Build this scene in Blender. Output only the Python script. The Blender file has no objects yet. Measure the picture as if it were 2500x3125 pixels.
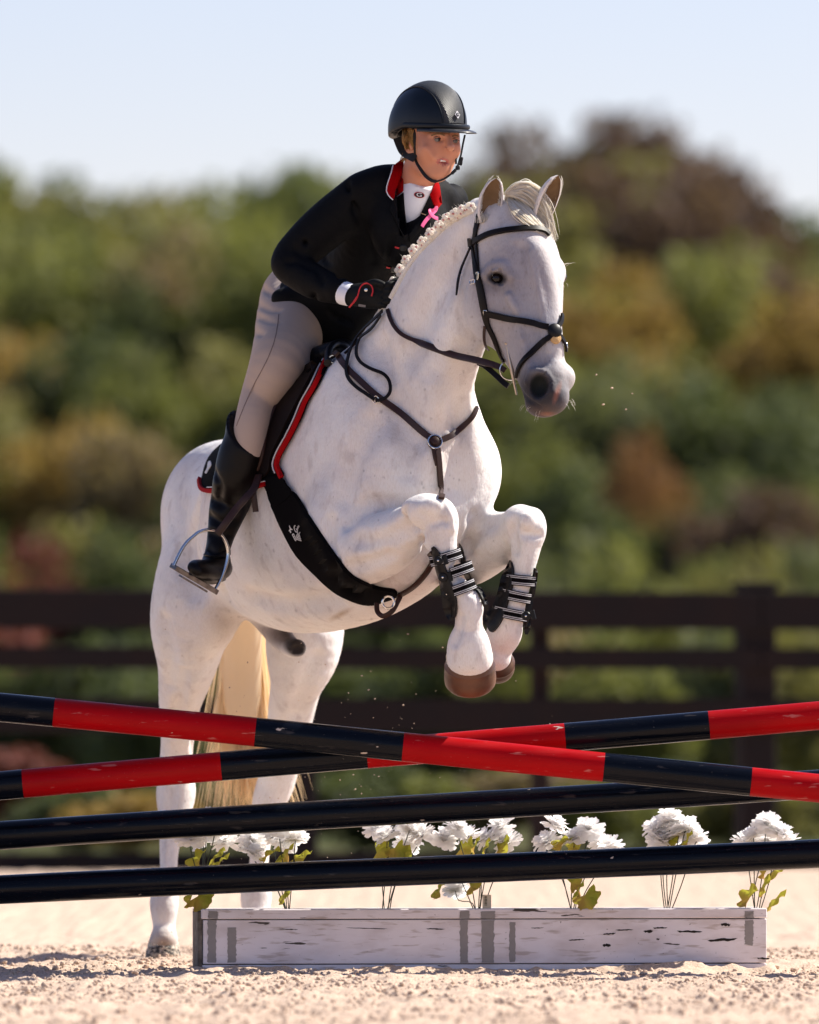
import bpy, bmesh, math, random
import numpy as np
from mathutils import Vector, Matrix, noise
from mathutils.bvhtree import BVHTree
from mathutils.geometry import delaunay_2d_cdt
random.seed(7)
RNG = np.random.default_rng(7)
D0, CH = 30.0, 0.78          # camera distance to the jump and camera height (m)
HZ, CX, FP = 2180.0, 1250.0, 30000.0   # measured horizon, centre and focal length of the photograph (px)
scene = bpy.context.scene
COL = scene.collection
# ---------------------------------------------------------------- camera
cam = bpy.data.cameras.new('camera'); camo = bpy.data.objects.new('camera', cam); COL.objects.link(camo)
camo.location = (0, -D0, CH); camo.rotation_euler = (math.radians(90), 0, 0)
cam.sensor_fit = 'AUTO'; cam.sensor_width = 36.0; cam.lens = FP / 3125 * 36.0
cam.shift_y = (HZ - 1562.5) / 3125
cam.clip_start = 0.5; cam.clip_end = 3000
cam.dof.use_dof = True; cam.dof.focus_distance = D0 - 0.22
cam.dof.aperture_fstop = cam.lens / 1000 / 0.105
scene.camera = camo
# ---------------------------------------------------------------- light
SUNV = Vector((0.90, 0.38, 0.98)).normalized()
world = bpy.data.worlds.new('World'); scene.world = world; world.use_nodes = True
wn = world.node_tree.nodes; wn.clear()
wo = wn.new('ShaderNodeOutputWorld'); wb = wn.new('ShaderNodeBackground'); sk = wn.new('ShaderNodeTexSky')
sk.sky_type = 'NISHITA'; sk.sun_disc = False
sk.sun_elevation = math.asin(SUNV.z); sk.sun_rotation = math.atan2(SUNV.x, SUNV.y)
sk.altitude = 200; sk.air_density = 1.0; sk.dust_density = 0.3; sk.ozone_density = 3.0
wb.inputs['Strength'].default_value = 0.085
wm = wn.new('ShaderNodeMix'); wm.data_type = 'RGBA'; wm.blend_type = 'MULTIPLY'; wm.inputs['Factor'].default_value = 1.0; wm.inputs['B'].default_value = (.97, .81, .88, 1)
world.node_tree.links.new(sk.outputs[0], wm.inputs['A']); world.node_tree.links.new(wm.outputs['Result'], wb.inputs[0]); world.node_tree.links.new(wb.outputs[0], wo.inputs[0])
sun = bpy.data.lights.new('sun', 'SUN'); suno = bpy.data.objects.new('sun', sun); COL.objects.link(suno)
sun.energy = 4.6; sun.angle = math.radians(0.53); sun.color = (1.0, 0.93, 0.82)
suno.rotation_euler = (-SUNV).to_track_quat('-Z', 'Y').to_euler()
suno.location = (8, 4, 12)
scene.view_settings.view_transform = 'Standard'; scene.view_settings.look = 'None'
scene.view_settings.exposure = 0.98; scene.view_settings.gamma = 1.0
scene.render.engine = 'CYCLES'
# ================================================================ helpers
def P(px, py, Y=0.0):
    """the real place of something seen at photo pixel (px, py), Y metres beyond the jump"""
    s = (Y + D0) / FP
    return np.array(((px - CX) * s, Y, CH + (HZ - py) * s))
def hx(h):
    h = h.lstrip('#'); c = [int(h[i:i+2], 16) / 255 for i in (0, 2, 4)]
    return tuple(v / 12.92 if v <= .04045 else ((v + .055) / 1.055) ** 2.4 for v in c)
def tag(o, label=None, cat=None, group=None, kind=None):
    if label: o['label'] = label
    if cat: o['category'] = cat
    if group: o['group'] = group
    if kind: o['kind'] = kind
    return o
def empty(name, loc=(0, 0, 0), **k):
    o = bpy.data.objects.new(name, None); COL.objects.link(o); o.location = loc
    o.empty_display_size = .05
    return tag(o, **k)
def link_mesh(name, me, mats=None, parent=None, smooth=True, **k):
    o = bpy.data.objects.new(name, me); COL.objects.link(o)
    if mats is not None:
        for m in (mats if isinstance(mats, (list, tuple)) else [mats]): me.materials.append(m)
    if smooth and len(me.polygons): me.polygons.foreach_set('use_smooth', [True] * len(me.polygons))
    if parent is not None:
        o.parent = parent
        o.matrix_parent_inverse = Matrix.Translation(-Vector(parent.location)) if parent.type == 'EMPTY' else Matrix.Identity(4)
    return tag(o, **k)
def mk(name, verts, faces, mats=None, parent=None, smooth=True, **k):
    me = bpy.data.meshes.new(name)
    me.from_pydata([tuple(map(float, v)) for v in verts], [], [tuple(map(int, f)) for f in faces]); me.update()
    return link_mesh(name, me, mats, parent, smooth, **k)
def mk_np(name, V, Q, mats=None, parent=None, smooth=True, **k):
    """fast mesh from numpy verts and an (n,4) or (n,3) face array"""
    me = bpy.data.meshes.new(name); Q = np.asarray(Q, np.int32); n, c = Q.shape
    me.vertices.add(len(V)); me.vertices.foreach_set('co', np.asarray(V, np.float32).ravel())
    me.loops.add(n * c); me.loops.foreach_set('vertex_index', Q.ravel())
    me.polygons.add(n); me.polygons.foreach_set('loop_start', np.arange(0, n * c, c, dtype=np.int32))
    me.update(calc_edges=True); me.validate()
    return link_mesh(name, me, mats, parent, smooth, **k)
def unit(v):
    v = np.asarray(v, float); n = np.linalg.norm(v); return v / n if n > 1e-12 else v
class MB:
    """collects shapes into one mesh"""
    def __init__(s): s.v = []; s.f = []; s.m = []
    def add(s, V, F, mi=0):
        b = len(s.v); s.v += [tuple(map(float, q)) for q in V]
        s.f += [tuple(int(i) + b for i in f) for f in F]; s.m += [mi] * len(F)
    def box(s, c, size, rot=None, mi=0, bev=0.0):
        hx_, hy, hz = [q / 2 for q in size]; b = bev
        if b <= 0:
            V = [(x, y, z) for z in (-hz, hz) for y in (-hy, hy) for x in (-hx_, hx_)]
            F = [(0, 2, 3, 1), (4, 5, 7, 6), (0, 1, 5, 4), (2, 6, 7, 3), (0, 4, 6, 2), (1, 3, 7, 5)]
        else:
            bm = bmesh.new(); bmesh.ops.create_cube(bm, size=1)
            for v in bm.verts: v.co = Vector((v.co.x * size[0], v.co.y * size[1], v.co.z * size[2]))
            bmesh.ops.bevel(bm, geom=bm.edges[:], offset=b, segments=1, affect='EDGES')
            bm.verts.index_update(); V = [tuple(v.co) for v in bm.verts]; F = [[v.index for v in f.verts] for f in bm.faces]; bm.free()
        R = rot if rot is not None else Matrix.Identity(3)
        s.add([tuple(R @ Vector(v) + Vector(c)) for v in V], F, mi)
    def tube(s, pts, rad, seg=10, mi=0, caps=True, flat=1.0, up=None):
        pts = [np.asarray(p, float) for p in pts]; n = len(pts)
        rad = [rad] * n if np.isscalar(rad) else list(rad)
        V = []; F = []; pu = None
        for i in range(n):
            t = unit(pts[min(i + 1, n - 1)] - pts[max(i - 1, 0)])
            if pu is None:
                a = np.array(up if up is not None else ((0, 0, 1) if abs(t[2]) < .9 else (1, 0, 0)), float)
            else: a = pu
            u = unit(a - t * np.dot(a, t)); pu = u; w = np.cross(t, u)
            for k in range(seg):
                th = 2 * math.pi * k / seg
                V.append(pts[i] + rad[i] * (math.cos(th) * u * flat + math.sin(th) * w))
        for i in range(n - 1):
            for k in range(seg):
                a = i * seg + k; b = i * seg + (k + 1) % seg
                F.append((a, b, b + seg, a + seg))
        if caps: F.append(tuple(range(seg))[::-1]); F.append(tuple((n - 1) * seg + k for k in range(seg)))
        s.add(V, F, mi)
    def lathe(s, base, axis, prof, seg=16, mi=0):
        a = unit(axis); h = np.array((1, 0, 0)) if abs(a[0]) < .8 else np.array((0, 1, 0))
        u = unit(np.cross(a, h)); w = np.cross(a, u); V = []; F = []
        for r, z in prof:
            for k in range(seg):
                th = 2 * math.pi * k / seg; V.append(np.asarray(base) + a * z + r * (math.cos(th) * u + math.sin(th) * w))
        for i in range(len(prof) - 1):
            for k in range(seg):
                p = i * seg + k; q = i * seg + (k + 1) % seg; F.append((p, q, q + seg, p + seg))
        F.append(tuple(range(seg))[::-1]); F.append(tuple((len(prof) - 1) * seg + k for k in range(seg)))
        s.add(V, F, mi)
    def build(s, name, mats=None, parent=None, smooth=False, **k):
        o = mk(name, s.v, s.f, mats, parent, smooth, **k)
        if any(s.m): o.data.polygons.foreach_set('material_index', s.m)
        if smooth:
            try: o.data.set_sharp_from_angle(angle=math.radians(38))
            except Exception: pass
        return o
def spl(pts, n=6, closed=False):
    """Catmull-Rom through rows of numbers"""
    pts = np.asarray(pts, float); m = len(pts); out = []
    for i in range(m if closed else m - 1):
        if closed: p0, p1, p2, p3 = (pts[(i + k) % m] for k in (-1, 0, 1, 2))
        else: p0, p1, p2, p3 = pts[max(i - 1, 0)], pts[i], pts[i + 1], pts[min(i + 2, m - 1)]
        for t in np.arange(n) / n:
            out.append(.5 * ((2 * p1) + (-p0 + p2) * t + (2 * p0 - 5 * p1 + 4 * p2 - p3) * t * t + (-p0 + 3 * p1 - 3 * p2 + p3) * t ** 3))
    if not closed: out.append(pts[-1])
    return np.array(out)
# ---------------------------------------------------------------- signed-distance sculpting
def smin(a, b, k):
    if k <= 0: return np.minimum(a, b)
    h = np.clip(.5 + .5 * (b - a) / k, 0, 1); return b + (a - b) * h - k * h * (1 - h)
def smax(a, b, k): return -smin(-a, -b, k)
class Sdf:
    def __init__(s): s.it = []
    def _put(s, fn, lo, hi, k, op):
        pad = k + .035; s.it.append((fn, np.array(lo) - pad, np.array(hi) + pad, k, op)); return s
    def ell(s, c, r, ax=None, k=.03, op='u'):
        """ellipsoid: centre, radii, rows of ax = its axes"""
        c = np.asarray(c, float); r = np.asarray(r, float); A = np.eye(3) if ax is None else np.array([unit(a) for a in ax])
        def fn(X):
            q = (X - c) @ A.T; k0 = np.linalg.norm(q / r, axis=1); k1 = np.linalg.norm(q / r ** 2, axis=1) + 1e-9
            return k0 * (k0 - 1) / k1
        e = np.sqrt(((A * r[:, None]) ** 2).sum(0)); return s._put(fn, c - e, c + e, k, op)
    def sweep(s, st, U, k=.03, op='u', n=5, pix=True):
        """st rows: (px,py,Y,a,b[,b2]); elliptical sections, a along U, b along V (b2 on the V-negative side)"""
        rows = []
        for q in st:
            c = P(q[0], q[1], q[2]) if pix else np.asarray(q[:3], float)
            rows.append(list(c) + [q[3], q[4], q[5] if len(q) > 5 else q[4]])
        R = spl(rows, n); U = np.asarray(U, float)
        segs = []
        for i in range(len(R) - 1):
            p, q = R[i, :3], R[i + 1, :3]; W = unit(q - p); u = unit(U - W * np.dot(U, W)); v = np.cross(W, u)
            segs.append((p, q, W, u, v, R[i, 3:], R[i + 1, 3:]))
        mx = R[:, 3:].max()
        def fn(X):
            best = np.full(len(X), 9.0)
            for p, q, W, u, v, r0, r1 in segs:
                L2 = np.dot(q - p, q - p); t = np.clip(((X - p) @ (q - p)) / L2, 0, 1)
                rel = X - (p + t[:, None] * (q - p)); r = r0 + t[:, None] * (r1 - r0)
                cu = rel @ u; cv = rel @ v; cw = rel @ W
                a = r[:, 0]; b = np.where(cv > 0, r[:, 1], r[:, 2]); c = np.minimum(a, b)
                k0 = np.sqrt((cu / a) ** 2 + (cv / b) ** 2 + (cw / c) ** 2)
                k1 = np.sqrt((cu / a ** 2) ** 2 + (cv / b ** 2) ** 2 + (cw / c ** 2) ** 2) + 1e-9
                best = np.minimum(best, k0 * (k0 - 1) / k1)
            return best
        return s._put(fn, R[:, :3].min(0) - mx, R[:, :3].max(0) + mx, k, op)
    def plane(s, c, nrm, k=.0, lo=None, hi=None):
        """cut away what lies on the side nrm points to"""
        c = np.asarray(c, float); nrm = unit(nrm)
        def fn(X): return (X - c) @ nrm
        s.it.append((fn, np.array(lo if lo is not None else (-99,) * 3, float), np.array(hi if hi is not None else (99,) * 3, float), k, 'i')); return s
    def eval(s, X):
        D = np.full(len(X), 1.0)
        for fn, lo, hi, k, op in s.it:
            m = np.all((X > lo) & (X < hi), axis=1)
            if not m.any(): continue
            d = fn(X[m])
            if op == 'u': D[m] = smin(D[m], d, k)
            elif op == 's': D[m] = smax(D[m], -d, k)
            else: D[m] = smax(D[m], d, k)
        return D
    def grid(s, lo, n, h):
        D = np.full(n, 1.0)
        for fn, l, hi, k, op in s.it:
            i0 = np.clip(np.floor((l - lo) / h).astype(int), 0, n); i1 = np.clip(np.ceil((hi - lo) / h).astype(int) + 1, 0, n)
            if (i1 <= i0).any(): continue
            ax = [lo[j] + h * np.arange(i0[j], i1[j]) for j in range(3)]
            G = np.stack(np.meshgrid(*ax, indexing='ij'), -1).reshape(-1, 3)
            sl = tuple(slice(i0[j], i1[j]) for j in range(3)); cur = D[sl].ravel()
            # only where it can matter
            d = fn(G)
            if op == 'u': r = smin(cur, d, k)
            elif op == 's': r = smax(cur, -d, k)
            else: r = smax(cur, d, k)
            D[sl] = r.reshape(D[sl].shape)
        return D
    def mesh(s, h, sub=1, it=3):
        us = [q for q in s.it if q[4] == 'u']
        lo = np.min([q[1] for q in us], 0); hi = np.max([q[2] for q in us], 0)
        n = np.ceil((hi - lo) / h).astype(int) + 1
        D = s.grid(lo, n, h); V, Q = surface_nets(D, lo, h)
        V = s.project(V, it, h)
        for _ in range(sub):
            V, Q = subdiv(V, Q); V = s.project(V, 1, h)
        return V, Q
    def refine(s, V, Q, lo, hi, h):
        """one more level of faces inside a box; neighbours take the extra corners, so nothing tears"""
        c = V[Q].mean(1); los, his = (lo, hi) if isinstance(lo, list) else ([lo], [hi]); m = np.any([np.all((c > a_) & (c < b_), 1) for a_, b_ in zip(los, his)], axis=0); n = len(V); A = Q[m]; B = Q[~m]
        V2, N = subdiv(V, A); E = np.stack([A, np.roll(A, -1, 1)], -1).reshape(-1, 2); E.sort(axis=1)
        u = np.unique(E[:, 0].astype(np.int64) * n + E[:, 1]); mid = {int(k): n + i for i, k in enumerate(u)}
        V2[n:] = s.project(V2[n:], 2, h); edge_v = set(np.unique(A).tolist()); F = []
        for q in B.tolist():
            if edge_v.intersection(q):
                f = []
                for i in range(4):
                    a, b = q[i], q[(i + 1) % 4]; f.append(a); k = (a * n + b) if a < b else (b * n + a)
                    if k in mid: f.append(mid[k])
                F.append(f)
            else: F.append(q)
        return V2, F + N.tolist()
    def dgrad(s, X, e=1.2e-3):
        k = np.array(((1, -1, -1), (-1, -1, 1), (-1, 1, -1), (1, 1, 1)), float); g = 0; d = 0
        for q in k: f = s.eval(X + q * e); g = g + q * f[:, None]; d = d + f
        return d / 4, g / (4 * e)
    def project(s, V, it, h):
        for _ in range(it):
            d, g = s.dgrad(V); n2 = (g * g).sum(1) + .05
            step = (d / n2)[:, None] * g; L = np.linalg.norm(step, axis=1, keepdims=True)
            V = V - step * np.minimum(1, .6 * h / (L + 1e-9))
        return V
    def hit(s, px, py, y0=-1.2, y1=2.0):
        """first surface point seen at a photo pixel"""
        Y = np.arange(y0, y1, .01); X = np.array([P(px, py, y) for y in Y]); d = s.eval(X); i = np.nonzero(d < 0)[0]
        if not len(i): i = [int(np.argmin(d))]
        i = i[0]
        if i > 0 and d[i] < 0: Yh = Y[i - 1] + .01 * d[i - 1] / (d[i - 1] - d[i])
        else: Yh = Y[i]
        return P(px, py, Yh)
def surface_nets(D, lo, h):
    I = D < 0; nx, ny, nz = D.shape
    acc = np.zeros((nx - 1, ny - 1, nz - 1, 3)); cnt = np.zeros((nx - 1, ny - 1, nz - 1))
    def edge(a, b, oa, ob):
        m = I[a] != I[b]; da = D[a]; db = D[b]; t = np.where(m, da / np.where(m, da - db, 1), 0)
        return m, t
    offs = [(i, j, k) for i in (0, 1) for j in (0, 1) for k in (0, 1)]
    def sl(o): return tuple(slice(o[j], D.shape[j] - 1 + o[j]) for j in range(3))
    for o in offs:
        for ax in range(3):
            if o[ax] == 0:
                p = list(o); p[ax] = 1; p = tuple(p); m, t = edge(sl(o), sl(p), o, p)
                for j in range(3): acc[..., j] += m * (o[j] + (t if j == ax else 0))
                cnt += m
    act = cnt > 0; idx = -np.ones(act.shape, np.int64); idx[act] = np.arange(act.sum())
    pos = acc[act] / cnt[act][:, None] + np.argwhere(act); V = lo + h * pos
    Q = []
    for ax in range(3):
        a, b = [j for j in range(3) if j != ax]
        s0 = [slice(1, D.shape[j] - 1) for j in range(3)]; s1 = list(s0)
        s0[ax] = slice(0, D.shape[ax] - 1); s1[ax] = slice(1, D.shape[ax])
        m = I[tuple(s0)] != I[tuple(s1)]; c = np.argwhere(m); base = c.copy()
        for j in (a, b): base[:, j] += 1
        inside0 = I[tuple(s0)][m]
        def cell(da, db):
            q = base.copy(); q[:, a] -= da; q[:, b] -= db; return idx[q[:, 0], q[:, 1], q[:, 2]]
        q = np.stack([cell(1, 1), cell(0, 1), cell(0, 0), cell(1, 0)], 1)
        flip = inside0 if ax != 1 else ~inside0
        q[~flip] = q[~flip][:, ::-1]; Q.append(q)
    Q = np.concatenate(Q); Q = Q[(Q >= 0).all(1)]; return V, Q
def subdiv(V, Q):
    n = len(V); E = np.stack([Q, np.roll(Q, -1, 1)], -1).reshape(-1, 2); E.sort(axis=1)
    key = E[:, 0].astype(np.int64) * n + E[:, 1]; u, inv = np.unique(key, return_inverse=True)
    em = (V[u // n] + V[u % n]) / 2; inv = inv.reshape(-1, 4); fc = V[Q].mean(1)
    e = n + inv; f = n + len(em) + np.arange(len(Q))
    NQ = np.concatenate([np.stack([Q[:, i], e[:, i], f, e[:, (i - 1) % 4]], 1) for i in range(4)])
    return np.concatenate([V, em, fc]), NQ
def bvh_of(V, Q): return BVHTree.FromPolygons([tuple(v) for v in V.tolist()], [tuple(q) for q in Q.tolist()])
CAMP = Vector((0, -D0, CH))
def hit(bvh, px, py):
    """where the line of sight through a photo pixel meets a surface: (point, normal) or None"""
    d = (Vector(P(px, py, 0)) - CAMP).normalized(); r = bvh.ray_cast(CAMP, d)
    return (np.array(r[0]), np.array(r[1])) if r[0] is not None else None
def drape(bvh, pts, off, n=5, lift=None):
    """a photo polyline laid on a surface: points and normals, off metres proud; misses are pulled to the nearest surface"""
    q = spl(pts, n) if n > 1 else np.asarray(pts, float); out = []; nr = []; last = None
    hits = [hit(bvh, x, y) for x, y in q[:, :2]]
    Ys = [h[0][1] for h in hits if h]; ymean = float(np.mean(Ys)) if Ys else 0
    for i, h in enumerate(hits):
        if h is None:
            near = [hits[j][0][1] for j in sorted(range(len(hits)), key=lambda j: abs(j - i)) if hits[j]]
            yy = near[0] if near else ymean
            p = P(q[i, 0], q[i, 1], yy); loc, nn, _, _ = bvh.find_nearest(Vector(p)); h = (np.array(loc), np.array(nn))
            if nn.y > 0.3: pass
        nrm = h[1] if h[1][1] < .5 else h[1]
        out.append(h[0] + nrm * off); nr.append(nrm)
    out = np.array(out); nr = np.array(nr)
    for _ in range(3):                                   # relax kinks
        if len(out) > 2:
            out[1:-1] = out[1:-1] * .5 + (out[:-2] + out[2:]) * .25; nr[1:-1] = nr[1:-1] * .4 + (nr[:-2] + nr[2:]) * .3
    for i in range(len(out)):                            # never sink in
        loc, nn, _, _ = bvh.find_nearest(Vector(out[i])); dd = float(np.dot(out[i] - np.array(loc), np.array(nn)))
        if dd < off * .8: out[i] = np.array(loc) + np.array(nn) * off
    return out, np.array([unit(v) for v in nr])
def ribbon(mb, pts, nrm, width, thick, mi=0, round_=.25):
    """leather strap of real thickness along pts, its flat side along nrm"""
    pts = np.asarray(pts, float); n = len(pts); width = [width] * n if np.isscalar(width) else width
    V = []; F = []; prof = [(-1, -1), (-1, 1), (-.86, 1.35), (.86, 1.35), (1, 1), (1, -1)]; m = len(prof)
    for i in range(n):
        t = unit(pts[min(i + 1, n - 1)] - pts[max(i - 1, 0)]); nn = unit(nrm[i] - t * np.dot(nrm[i], t)); s = np.cross(t, nn)
        for a, b in prof: V.append(pts[i] + s * a * width[i] / 2 + nn * (b * thick / 2))
    for i in range(n - 1):
        for k in range(m):
            a = i * m + k; b = i * m + (k + 1) % m; F.append((a, a + m, b + m, b))
    F.append(tuple(range(m))); F.append(tuple((n - 1) * m + k for k in range(m))[::-1])
    mb.add(V, F, mi)
def patch(bvh, poly, off, thick, step=14, n=4, name='panel', mats=None, parent=None, puff=0.0, smooth=True, **k):
    """a sheet cut to a photo outline and laid over a surface"""
    out = spl(poly, n, closed=True) if n > 1 else np.asarray(poly, float)
    x0, y0 = out.min(0); x1, y1 = out.max(0); pts = [Vector(p) for p in out]; nb = len(pts)
    def inside(x, y):
        c = False; j = nb - 1
        for i in range(nb):
            if (out[i, 1] > y) != (out[j, 1] > y) and x < (out[j, 0] - out[i, 0]) * (y - out[i, 1]) / (out[j, 1] - out[i, 1]) + out[i, 0]: c = not c
            j = i
        return c
    def dist(x, y): return float(np.min(np.hypot(out[:, 0] - x, out[:, 1] - y)))
    for x in np.arange(x0 + step / 2, x1, step):
        for y in np.arange(y0 + step / 2, y1, step):
            if inside(x, y) and dist(x, y) > step * .45: pts.append(Vector((x, y)))
    v2, _, tri, *_ = delaunay_2d_cdt(pts, [(i, (i + 1) % nb) for i in range(nb)], [list(range(nb))], 1, 1e-4)
    P3 = []; N3 = []; hs = [hit(bvh, v.x, v.y) for v in v2]
    ok = [i for i, h in enumerate(hs) if h]
    for i, v in enumerate(v2):
        h = hs[i]
        if h is None:
            j = min(ok, key=lambda j: (v2[j] - v).length); p = P(v.x, v.y, hs[j][0][1]); h = (p, hs[j][1])
        P3.append(h[0]); N3.append(h[1])
    P3 = np.array(P3); N3 = np.array(N3)
    nb3 = {i: set() for i in range(len(v2))}
    for t in tri:
        for a in t:
            for b in t:
                if a != b: nb3[a].add(b)
    for _ in range(4):
        Nn = N3.copy()
        for i, s_ in nb3.items():
            if s_: Nn[i] = unit(N3[i] * .3 + N3[list(s_)].mean(0))
        N3 = Nn
    e = np.array([dist(v.x, v.y) for v in v2]); pf = puff * np.clip(e / 40, 0, 1) ** .5
    top = P3 + N3 * (off + thick + pf)[:, None] if puff else P3 + N3 * (off + thick)
    bot = P3 + N3 * off; N = len(v2); V = list(top) + list(bot); F = []
    from collections import Counter
    ec = Counter(); orient = {}
    for t in tri:
        t = list(t); a, b, c = (top[q] for q in t[:3])
        if np.dot(np.cross(b - a, c - a), N3[t[0]]) < 0: t = t[::-1]
        F.append(tuple(t)); F.append(tuple(q + N for q in t[::-1]))
        for i in range(len(t)):
            a_, b_ = t[i], t[(i + 1) % len(t)]; ec[frozenset((a_, b_))] += 1; orient[frozenset((a_, b_))] = (a_, b_)
    for e_, c_ in ec.items():
        if c_ == 1: a_, b_ = orient[e_]; F.append((b_, a_, a_ + N, b_ + N))
    o = mk(name, V, F, mats, parent, smooth, **k)
    try: o.data.set_sharp_from_angle(angle=math.radians(50))
    except Exception: pass
    return o
# ---------------------------------------------------------------- materials
def mat(name, col, rough=.6, metal=0.0, spec=.5, bump=None, vary=None, sss=0.0, coat=0.0, sheen=0.0, emis=None):
    """principled material; vary=(scale, other colour, amount[, contrast]); bump=(scale, strength[, distance])"""
    m = bpy.data.materials.new(name); m.use_nodes = True; nt = m.node_tree; b = nt.nodes['Principled BSDF']; L = nt.links.new
    b.inputs['Base Color'].default_value = (*col, 1); b.inputs['Roughness'].default_value = rough
    b.inputs['Metallic'].default_value = metal; b.inputs['Specular IOR Level'].default_value = spec
    if coat: b.inputs['Coat Weight'].default_value = coat; b.inputs['Coat Roughness'].default_value = .12
    if sheen: b.inputs['Sheen Weight'].default_value = sheen; b.inputs['Sheen Roughness'].default_value = .5
    if sss:
        b.inputs['Subsurface Weight'].default_value = sss; b.inputs['Subsurface Radius'].default_value = (.012, .005, .003)
        b.inputs['Subsurface Scale'].default_value = 1.0
    tc = nt.nodes.new('ShaderNodeTexCoord')
    if vary:
        t = nt.nodes.new('ShaderNodeTexNoise'); t.inputs['Scale'].default_value = vary[0]; t.inputs['Detail'].default_value = 6
        L(tc.outputs['Object'], t.inputs['Vector'])
        r = nt.nodes.new('ShaderNodeValToRGB'); c = vary[3] if len(vary) > 3 else .15
        r.color_ramp.elements[0].position = .5 - c; r.color_ramp.elements[1].position = .5 + c
        L(t.outputs['Fac'], r.inputs['Fac'])
        mu = nt.nodes.new('ShaderNodeMath'); mu.operation = 'MULTIPLY'; mu.inputs[1].default_value = vary[2]; L(r.outputs['Color'], mu.inputs[0])
        x = nt.nodes.new('ShaderNodeMix'); x.data_type = 'RGBA'; x.inputs['A'].default_value = (*col, 1); x.inputs['B'].default_value = (*vary[1], 1)
        L(mu.outputs[0], x.inputs['Factor']); L(x.outputs['Result'], b.inputs['Base Color'])
    if bump:
        t = nt.nodes.new('ShaderNodeTexNoise'); t.inputs['Scale'].default_value = bump[0]; t.inputs['Detail'].default_value = 5
        L(tc.outputs['Object'], t.inputs['Vector']); bp = nt.nodes.new('ShaderNodeBump')
        bp.inputs['Strength'].default_value = bump[1]; bp.inputs['Distance'].default_value = bump[2] if len(bump) > 2 else .002
        L(t.outputs['Fac'], bp.inputs['Height']); L(bp.outputs['Normal'], b.inputs['Normal'])
    return m
# ================================================================ setting
def vnoise(x, y, seed=0):
    """smooth value noise on arrays"""
    xi = np.floor(x).astype(np.int64); yi = np.floor(y).astype(np.int64); fx = x - xi; fy = y - yi
    def h(a, b):
        n = (a * 374761393 + b * 668265263 + seed * 974634777) & 0xffffffff; n = ((n ^ (n >> 13)) * 1274126177) & 0xffffffff
        return ((n ^ (n >> 16)) & 0xffff) / 65535.0
    sx = fx * fx * (3 - 2 * fx); sy = fy * fy * (3 - 2 * fy)
    return (h(xi, yi) * (1 - sx) + h(xi + 1, yi) * sx) * (1 - sy) + (h(xi, yi + 1) * (1 - sx) + h(xi + 1, yi + 1) * sx) * sy
def sand_h(x, y):
    c = lambda w, s: vnoise(x / w, y / w, s)
    z = .024 * (c(.42, 1) - .5) + .013 * (c(.16, 2) - .5)
    z += .016 * np.maximum(c(.055, 3) - .5, 0) ** 1.0 * 1.6 + .010 * np.maximum(c(.024, 4) - .45, 0) * 1.6 + .003 * c(.012, 5)
    return z - .012
def grid_lines(a, b, fine0, fine1, hf, hc):
    g = list(np.arange(fine0, fine1 + 1e-6, hf)); p = fine0; st = hf
    while p > a: st = min(st * 1.12, hc); p -= st; g.insert(0, p)
    p = fine1; st = hf
    while p < b: st = min(st * 1.12, hc); p += st; g.append(p)
    return np.array(g)
gx = grid_lines(-45, 45, -1.75, 1.75, .012, 2.5); gy = grid_lines(-29, 21.5, -5.6, 2.4, .017, .6)
GX, GY = np.meshgrid(gx, gy, indexing='ij'); GZ = sand_h(GX, GY)
GZ += .018 * np.exp(-((GY - (-.05 + .104 * (GX + .64))) + .05) ** 2 / .004) * (np.abs(GX - .22) < .9)     # sand heaped against the flower box
n0, n1 = GX.shape; gi = np.arange(n0 * n1).reshape(n0, n1)
M_sand = mat('pale_arena_sand', (.63, .490, .385), rough=.95, spec=.1, vary=(2.6, (.52, .40, .31), .6, .2))
nt = M_sand.node_tree; b_ = nt.nodes['Principled BSDF']; L = nt.links.new
_tc = nt.nodes.new('ShaderNodeTexCoord'); _t = nt.nodes.new('ShaderNodeTexNoise'); _t.inputs['Scale'].default_value = 170; _t.inputs['Detail'].default_value = 4
L(_tc.outputs['Object'], _t.inputs['Vector']); _r = nt.nodes.new('ShaderNodeValToRGB'); _r.color_ramp.elements[0].position = .35; _r.color_ramp.elements[1].position = .62
_r.color_ramp.elements[0].color = (.50, .44, .40, 1); _r.color_ramp.elements[1].color = (1.12, 1.1, 1.08, 1); L(_t.outputs['Fac'], _r.inputs['Fac'])
_x = nt.nodes.new('ShaderNodeMix'); _x.data_type = 'RGBA'; _x.blend_type = 'MULTIPLY'; _x.inputs['Factor'].default_value = .6
_src = b_.inputs['Base Color'].links[0].from_socket; L(_src, _x.inputs['A']); L(_r.outputs['Color'], _x.inputs['B']); L(_x.outputs['Result'], b_.inputs['Base Color'])
_bp = nt.nodes.new('ShaderNodeBump'); _bp.inputs['Strength'].default_value = .8; _bp.inputs['Distance'].default_value = .004; L(_t.outputs['Fac'], _bp.inputs['Height']); L(_bp.outputs['Normal'], b_.inputs['Normal'])
mk_np('arena_sand', np.stack([GX, GY, GZ], -1).reshape(-1, 3), np.stack([gi[:-1, :-1], gi[1:, :-1], gi[1:, 1:], gi[:-1, 1:]], -1).reshape(-1, 4), M_sand, kind='structure')
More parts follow.
